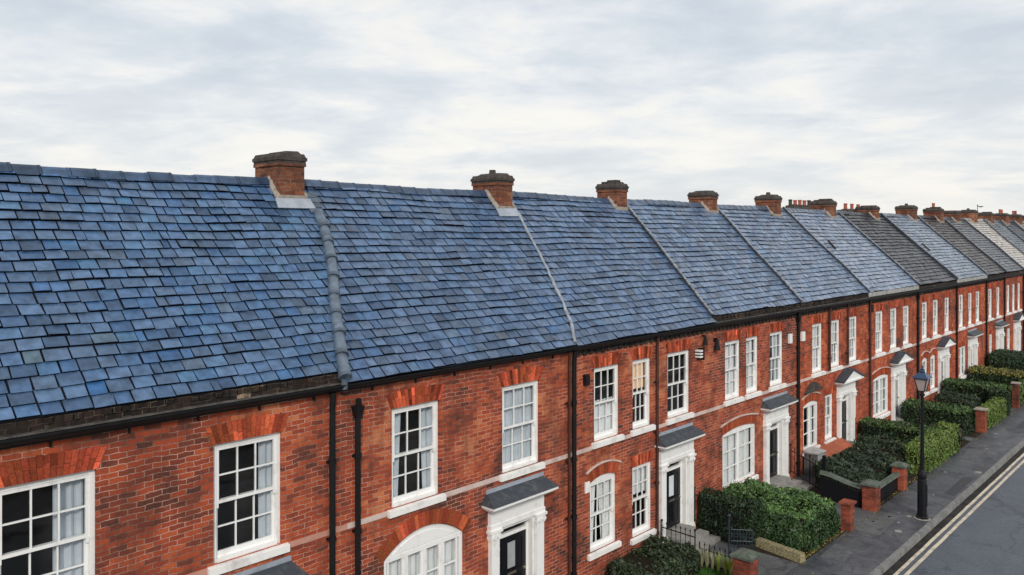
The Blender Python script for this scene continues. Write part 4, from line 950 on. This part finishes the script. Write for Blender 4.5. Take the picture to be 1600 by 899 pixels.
# grass patch
rs = np.random.RandomState(4); n = 5000
P = np.stack([rs.uniform(14.9, 17.0, n), rs.uniform(8.35, 9.6, n), np.full(n, .03)], 1)
g = MB()
for q in range(n):
    x_, y_, _ = P[q]; a = rs.uniform(0, 6.28); h = rs.uniform(.04, .09); w_ = .006
    v = rs.uniform(.6, 1.4); g.face([(x_ - w_ * math.cos(a), y_ - w_ * math.sin(a), 0), (x_ + w_ * math.cos(a), y_ + w_ * math.sin(a), 0), (x_ + rs.normal(0, .02), y_ + rs.normal(0, .02), h)], 0, (.05 * v, .16 * v, .02 * v))
o = g.build('grass', 'leaf'); tag(o, 'short bright green grass behind the nearest brick pier', 'grass', kind='stuff')
# spiky variegated plants
for q in range(9):
    g = MB(); rnd = random.Random(q); c = (16.98 + rnd.uniform(-.04, .04), 8.75 + .155 * q, 0); ye = q < 4
    for j in range(16):
        a = rnd.uniform(0, 6.28); ln = rnd.uniform(.32, .5); sp = rnd.uniform(.05, .17); w_ = .022; v = rnd.uniform(.7, 1.3)
        col = (.30 * v, .36 * v, .06 * v) if ye else (.34 * v, .34 * v, .20 * v)
        dx_, dy_ = math.cos(a), math.sin(a); pv = [(0, 0), (sp * .5, ln * .6), (sp, ln)]
        for i in range(2):
            w0, w1 = w_ * (1 - i * .3), w_ * (.7 if i == 0 else .05)
            g.face([(c[0] + dx_ * pv[i][0] - dy_ * w0, c[1] + dy_ * pv[i][0] + dx_ * w0, pv[i][1]), (c[0] + dx_ * pv[i][0] + dy_ * w0, c[1] + dy_ * pv[i][0] - dx_ * w0, pv[i][1]),
                    (c[0] + dx_ * pv[i + 1][0] + dy_ * w1, c[1] + dy_ * pv[i + 1][0] - dx_ * w1, pv[i + 1][1]), (c[0] + dx_ * pv[i + 1][0] - dy_ * w1, c[1] + dy_ * pv[i + 1][0] + dx_ * w1, pv[i + 1][1])], 0, col)
    o = g.build('spiky_plant', 'leaf', None, c, origin=c)
    tag(o, 'yellow-green sword-leaved plant in the pavement half of the row by the railing' if ye else 'cream-white sword-leaved plant in the house half of the row by the railing', 'plant', 'yellow-green sword-leaved plants' if ye else 'cream sword-leaved plants')

# ------------------------------------------------------------------ brick piers, low walls, fences, gates
def pier(x0, x1, y0, y1, h, label, cap='moss_stone', flatcap=False):
    c = ((x0 + x1) / 2, (y0 + y1) / 2, 0); r_ = empty('brick_pier', c, label, 'brick pier', 'brick garden piers along the pavement')
    g = MB(); g.box(x0, x1, y0, y1, -.02, h); g.build('shaft', 'pier_brick', r_, origin=c)
    g = MB(); e = .05; g.box(x0 - e, x1 + e, y0 - e, y1 + e, h + .001, h + .05)
    if not flatcap: g.frustum(x0 - e + .004, x1 + e - .004, y0 - e + .004, y1 + e - .004, h + .05, h + .12, .12)
    g.build('coping', cap, r_, origin=c)
pier(16.05, 16.45, 7.98, 8.38, .88, 'brick pier with dark stone cap, nearest the camera beside the grass')
pier(21.66, 21.98, 7.92, 8.16, .70, 'plain bright red brick pier at the corner of the large rounded hedge', 'pier_brick', True)
pier(23.72, 24.10, 7.95, 8.33, .70, 'brick pier with mossy pyramid cap, left one of the pair holding the low black fence')
pier(26.25, 26.60, 7.97, 8.32, .70, 'brick pier with mossy pyramid cap, right one of the pair nearest the lamp post')
pier(36.15, 36.5, 7.95, 8.28, .88, 'far brick pier with flat stone cap between dark box hedge and yellow-green hedge', 'cement', True)
pier(42.3, 42.6, 7.95, 8.2, 1.1, 'thin pale pier at the end of the hedge with the lit-coloured top', 'cement', True)
g = MB(); g.hexa([(18.78, 8.03, 0), (19.02, 8.0, 0), (19.28, 9.5, 0), (19.08, 9.5, 0), (18.80, 8.05, .20), (19.0, 8.02, .20), (19.26, 9.5, .20), (19.1, 9.5, .20)])
tag(g.build('garden_edging', 'pebble'), 'low yellowish pebbled edging wall in front of the large rounded hedge', 'edging')
def railing(name, pts, h, label, cat, mat='black_iron', spacing=.13, knobs=True, group=None, base=.06, parent=None, spear=True):
    """upright bars between two rails along pts [(x,y,z)]"""
    O = pts[0]; g = MB()
    for a, b_ in zip(pts[:-1], pts[1:]):
        a, b_ = np.array(a, float), np.array(b_, float); ln = np.linalg.norm(b_ - a); n = max(1, int(ln / spacing))
        for q in range(n + 1):
            p = a + (b_ - a) * q / n; end = q in (0, n); r_ = .018 if end else .009
            g.tube([p, p + (0, 0, h + (.08 if spear or end else 0))], [r_, r_ if not spear else r_ * .9], 6)
            if spear: g.tube([p + (0, 0, h + .08), p + (0, 0, h + .12), p + (0, 0, h + .17)], [.006, .02, .002], 6)
            if end and knobs: g.lathe([(.0, 0), (.03, .02), (.03, .045), (0, .065)], p + (0, 0, h + .14), 8)
        for zz in (base, h): g.tube([a + (0, 0, zz), b_ + (0, 0, zz)], .014, 6)
    o = g.build(name, mat, None, O, origin=O); tag(o, label, cat, group); return o
RG = 'black iron railings in the front gardens'
railing('railing', [(18.78, 10.9, .32), (18.75, 10.2, .12), (18.6, 9.42, .0)], .72, 'black iron handrail descending beside the door with the white notice, hedge side', 'railing', group=RG)
railing('railing', [(17.12, 10.85, 0), (17.08, 9.9, 0)], .62, 'short black iron railing left of the steps, above the low dark bush', 'railing', group=RG)
railing('railing', [(17.12, 9.8, 0), (17.1, 8.45, 0)], .38, 'low black iron railing among the sword-leaved plants', 'railing', group=RG, knobs=False)
railing('railing', [(24.75, 10.9, .3), (24.55, 10.2, .12), (24.2, 9.5, .0)], .72, 'black curved iron handrail in front of the house with the wide window, beside its door', 'railing', group=RG)
railing('railing', [(30.35, 10.9, .3), (30.4, 10.3, .2)], .62, 'small iron balustrade at the door below the first pointed canopy', 'railing', group=RG)
railing('railing', [(36.5, 10.8, .1), (36.9, 9.6, .0)], .7, 'iron handrail by the dark door past the lamp, among the far gardens', 'railing', group=RG)
# ornate gate
gt = empty('iron_gate', (18.15, 9.36, 0), 'small blue-grey wrought iron gate with a ball-topped post', 'gate')
g = MB(); g.tube([(18.02, 9.5, 0), (18.02, 9.5, .95)], .022, 8); g.lathe([(0, 0), (.04, .02), (.045, .05), (.02, .08), (0, .10)], (18.02, 9.5, .95), 8); g.tube([(17.96, 9.5, .86), (18.08, 9.5, .86)], .012, 6); g.build('post', 'blue_iron', gt, origin=(18.15, 9.36, 0))
g = MB()
A_, B_ = np.array([18.05, 9.46, .1]), np.array([18.35, 9.05, .1])
for zz in (0, .28, .56): g.tube([A_ + (0, 0, zz), B_ + (0, 0, zz)], .012, 6)
for q in range(8):
    p = A_ + (B_ - A_) * q / 7; g.tube([p, p + (0, 0, .56)], .009, 6)
for q in range(6):
    for zz in (.14, .42):
        p = A_ + (B_ - A_) * (q + .5) / 6 + (0, 0, zz); d = (B_ - A_) / np.linalg.norm(B_ - A_)
        g.tube([p + .045 * (math.cos(a) * d + math.sin(a) * np.array([0, 0, 1])) for a in np.linspace(0, 6.28, 9)], .007, 5, cap=False)
g.build('gate_leaf', 'blue_iron', gt, origin=(18.15, 9.36, 0))
# low black panelled fence topped with moss-green coping between the piers
def panel_fence(a, b_, h0, h1, label, group='low black panelled garden fences'):
    O = (*a, 0); r_ = empty('garden_fence', O, label, 'fence', group); a = np.array([*a, 0.]); b_ = np.array([*b_, 0.]); d = (b_ - a) / np.linalg.norm(b_ - a); nn = np.array([-d[1], d[0], 0]); n = 14
    g = MB(); c = MB()
    for q in range(n):
        u0, u1 = q / n, (q + 1) / n; p0, p1 = a + (b_ - a) * u0, a + (b_ - a) * u1; H = lambda u: h0 + (h1 - h0) * (.5 - .5 * math.cos(math.pi * u))
        z0_, z1_ = H(u0), H(u1)
        w_ = .025
        g.hexa([p0 - nn * w_, p1 - nn * w_, p1 + nn * w_, p0 + nn * w_, p0 - nn * w_ + (0, 0, z0_ - .15), p1 - nn * w_ + (0, 0, z1_ - .15), p1 + nn * w_ + (0, 0, z1_ - .15), p0 + nn * w_ + (0, 0, z0_ - .15)])
        g.tube([p0 + (0, 0, z0_ - .16), p0 + (0, 0, z0_ - .02)], .014, 6)
        for (ww, za, zb) in ((.10, -.05, .0), (.075, .0, .04)):
            c.hexa([p0 - nn * ww + (0, 0, z0_ + za), p1 - nn * ww + (0, 0, z1_ + za), p1 + nn * ww + (0, 0, z1_ + za), p0 + nn * ww + (0, 0, z0_ + za), p0 - nn * ww * .8 + (0, 0, z0_ + zb), p1 - nn * ww * .8 + (0, 0, z1_ + zb), p1 + nn * ww * .8 + (0, 0, z1_ + zb), p0 + nn * ww * .8 + (0, 0, z0_ + zb)])
    g.build('panel', 'black_iron', r_, origin=O); c.build('coping', 'moss_stone', r_, origin=O)
panel_fence((23.75, 9.55), (23.88, 8.36), .82, .60, 'black panelled fence with a sagging mossy coping beside the concrete path')
panel_fence((24.13, 8.16), (26.22, 8.16), .52, .52, 'low black fence with dark coping between the two mossy-capped piers')
panel_fence((36.9, 10.7), (37.6, 8.6), .75, .6, 'far black curved fence below the yellow-green hedge')
g = MB(); g.box(24.53, 24.62, 9.72, 9.81, 0, 1.08); g.frustum(24.525, 24.625, 9.715, 9.815, 1.08, 1.11, .03); tag(g.build('post', 'black_iron', None, (24.57, 9.76, 0), origin=(24.57, 9.76, 0)), 'plain black square post standing on the concrete path', 'post')
# cabinet, bulkhead and rockery in front of the fifth house
c = (26.2, 10.65, 0); r_ = empty('utility_cabinet', c, 'grey cabinet against the wall below the first pointed canopy house', 'cabinet')
g = MB(); g.box(25.85, 26.5, 10.5, 10.93, 0, .72); g.build('body', 'cabinet_grey', r_, origin=c)
g = MB(); g.hexa([(25.82, 10.46, .722), (26.53, 10.46, .722), (26.53, 10.95, .722), (25.82, 10.95, .722), (25.82, 10.46, .75), (26.53, 10.46, .75), (26.53, 10.95, .80), (25.82, 10.95, .80)]); g.build('lid', 'fascia_grey', r_, origin=c)
g = MB(); g.box(25.9, 26.45, 10.49, 10.499, .06, .68); g.build('door', 'grey_panel', r_, origin=c)
c = (27.6, 10.7, 0); r_ = empty('cellar_bulkhead', c, 'sloping orange tiled cellar bulkhead under the narrow ground floor sash', 'bulkhead')
g = MB(); g.prism([(10.25, 0), (10.98, 0), (10.98, .60), (10.25, .28)], 26.62, 28.95, 'x'); g.build('base', 'pier_brick', r_, origin=c)
g = MB(); g.hexa([(26.58, 10.20, .29), (28.98, 10.20, .29), (28.98, 10.98, .632), (26.58, 10.98, .632), (26.58, 10.20, .33), (28.98, 10.20, .33), (28.98, 10.98, .672), (26.58, 10.98, .672)]); g.build('cover', 'orange_tile', r_, origin=c)
def rock(x, y, z, sx, sy, sz, seed, label):
    rs = np.random.RandomState(seed); g = MB(); nu, nv = 14, 9; V = []
    for i in range(nv + 1):
        for j in range(nu):
            th, ph = math.pi * i / nv, 2 * math.pi * j / nu; d = np.array([math.sin(th) * math.cos(ph), math.sin(th) * math.sin(ph), math.cos(th)])
            r0 = 1 + .16 * math.sin(d[0] * 5 + seed) * math.sin(d[1] * 4 + seed * 2) + .10 * math.sin(d[2] * 7 + seed) + rs.normal(0, .03); V.append((x + d[0] * sx * r0, y + d[1] * sy * r0, z + max(-.2, d[2]) * sz * r0))
    g.v = V
    for i in range(nv):
        for j in range(nu): g.f.append((i * nu + j, i * nu + (j + 1) % nu, (i + 1) * nu + (j + 1) % nu, (i + 1) * nu + j)); g.m.append(0); g.t.append((.5, .5, .5))
    tag(g.build('rock', 'rock', None, (x, y, z), origin=(x, y, z), smooth=True), label, 'rock', 'mossy rockery stones by the concrete path')
rock(26.4, 9.9, 0, .75, .32, .32, 1, 'long mossy boulder at the edge of the concrete path')
rock(27.6, 10.1, .02, .6, .35, .42, 2, 'taller mossy boulder below the orange bulkhead')
rock(25.6, 10.05, 0, .35, .2, .14, 3, 'small flat mossy stone nearest the black post')

# ------------------------------------------------------------------ street lamp
BX, BY = 24.11, 6.84
lp = empty('street_lamp', (BX, BY, 0), 'black Victorian style street lamp with a four-sided lantern on the pavement', 'street lamp')
O = (0, 0, 0)
g = MB()
g.lathe([(.17, 0), (.17, .05), (.145, .07), (.145, .12)], (0, 0, 0), 8)
g.lathe([(.125, .12), (.12, 1.05), (.105, 1.10), (.125, 1.14), (.125, 1.2), (.09, 1.30), (.065, 1.36)], (0, 0, 0), 8); g.box(-.045, .045, -.132, -.11, .35, .95); g.build('base', 'black_paint', lp, smooth=True)
g = MB(); g.lathe([(.055, 1.34), (.053, 1.6), (.046, 2.4), (.04, 3.40), (.07, 3.42), (.07, 3.46), (.05, 3.48), (.045, 3.52), (.09, 3.55)], (0, 0, 0), 12); g.tube([(-.22, 0, 3.3), (.22, 0, 3.3)], .012, 6)
for s_ in (-.22, .22): g.lathe([(0, -.02), (.02, 0), (0, .02)], (s_, 0, 3.3), 8)
g.build('column', 'black_paint', lp, smooth=True)
g = MB(); zb, zt_, rb, rt = 3.56, 3.90, .085, .16
for sx in (-1, 1):
    for sy in (-1, 1): g.tube([(sx * rb, sy * rb, zb), (sx * rt, sy * rt, zt_)], .011, 6)
g.box(-rb - .01, rb + .01, -rb - .01, rb + .01, zb - .02, zb)
for s_ in (-1, 1):
    g.box(-rt, rt, s_ * rt - .012, s_ * rt + .012, zt_ - .012, zt_ + .012); g.box(s_ * rt - .0121, s_ * rt + .0121, -rt, rt, zt_ - .0122, zt_ + .0122)
ln = g.build('lantern', 'black_paint', lp)
g = MB(); e = .006; g.hexa([(-rb + e, -rb + e, zb), (rb - e, -rb + e, zb), (rb - e, rb - e, zb), (-rb + e, rb - e, zb), (-rt + e, -rt + e, zt_), (rt - e, -rt + e, zt_), (rt - e, rt - e, zt_), (-rt + e, rt - e, zt_)], skip=(0, 1)); g.build('lantern_glass', 'lamp_frost', ln)
g = MB(); g.frustum(-.215, .215, -.215, .215, zt_ + .013, zt_ + .045, .02); g.frustum(-.195, .195, -.195, .195, zt_ + .045, zt_ + .16, .125); g.lathe([(.075, 0), (.08, .03), (.05, .06), (.055, .09), (.02, .12), (.035, .15), (.01, .19), (.004, .24)], (0, 0, zt_ + .17), 10); g.build('lantern_roof', 'pale_blue_cap', ln)
g = MB(); g.lathe([(.215, .0), (.20, .012)], (0, 0, .001), 14); g.build('base_collar', 'cement', lp)
lp.rotation_euler = (0, math.radians(-1.2) * 0, 0)

# ------------------------------------------------------------------ litter, leaves, blobs on the pavement
g = MB(); rs = np.random.RandomState(8)
for q in range(900):
    x_ = rs.uniform(14, 48); y_ = 8.0 - abs(rs.normal(0, .16)) if rs.rand() < .75 else rs.uniform(6.7, 8.0)
    if y_ < 6.66: continue
    a = rs.uniform(0, 6.28); r_ = rs.uniform(.012, .03); v = rs.uniform(.5, 1.2); col = [(.25, .17, .05), (.14, .10, .04), (.32, .26, .08), (.10, .12, .04)][rs.randint(4)]
    u = np.array([math.cos(a), math.sin(a), 0]) * r_; w_ = np.array([-math.sin(a), math.cos(a), 0]) * r_ * .6; c = np.array([x_, y_, .008]); k_ = np.array([0, 0, .012])
    g.face([c - u, c - w_ + k_, c + u, c + w_ + k_ * .3], 0, tuple(q_ * v for q_ in col))
for q in range(500):
    x_ = rs.choice([rs.uniform(19.2, 21.6), rs.uniform(24.2, 32.6)]); y_ = 8.05 + abs(rs.normal(0, .08)); a = rs.uniform(0, 6.28); r_ = rs.uniform(.015, .035); v = rs.uniform(.5, 1.2)
    u = np.array([math.cos(a), math.sin(a), 0]) * r_; w_ = np.array([-math.sin(a), math.cos(a), 0]) * r_ * .6; c = np.array([x_, y_, .01]); k_ = np.array([0, 0, .015]); g.face([c - u, c - w_ + k_, c + u, c + w_], 0, (.30 * v, .24 * v, .07 * v))
tag(g.build('fallen_leaves', 'leaf'), 'scattered yellow and brown leaves along the back edge of the pavement', 'leaves', kind='stuff')
g = MB(); rs = np.random.RandomState(12)
for (x_, y_, r_) in ((22.6, 7.0, .10), (23.6, 7.55, .05), (23.3, 7.2, .05), (24.1, 7.45, .04), (24.0, 7.15, .07), (30.0, 6.8, .13), (29.3, 7.6, .06), (24.9, 7.0, .05), (26.5, 7.2, .04), (33.5, 7.3, .06), (22.9, 7.75, .04), (36.3, 7.6, .09), (34.6, 7.1, .05)):
    n = 9; g.face([(x_ + r_ * (1 + .25 * rs.rand()) * math.cos(6.283 * q / n), y_ + r_ * .8 * (1 + .25 * rs.rand()) * math.sin(6.283 * q / n), .004) for q in range(n)])
struct(g.build('pavement_stains', 'step_stone'))
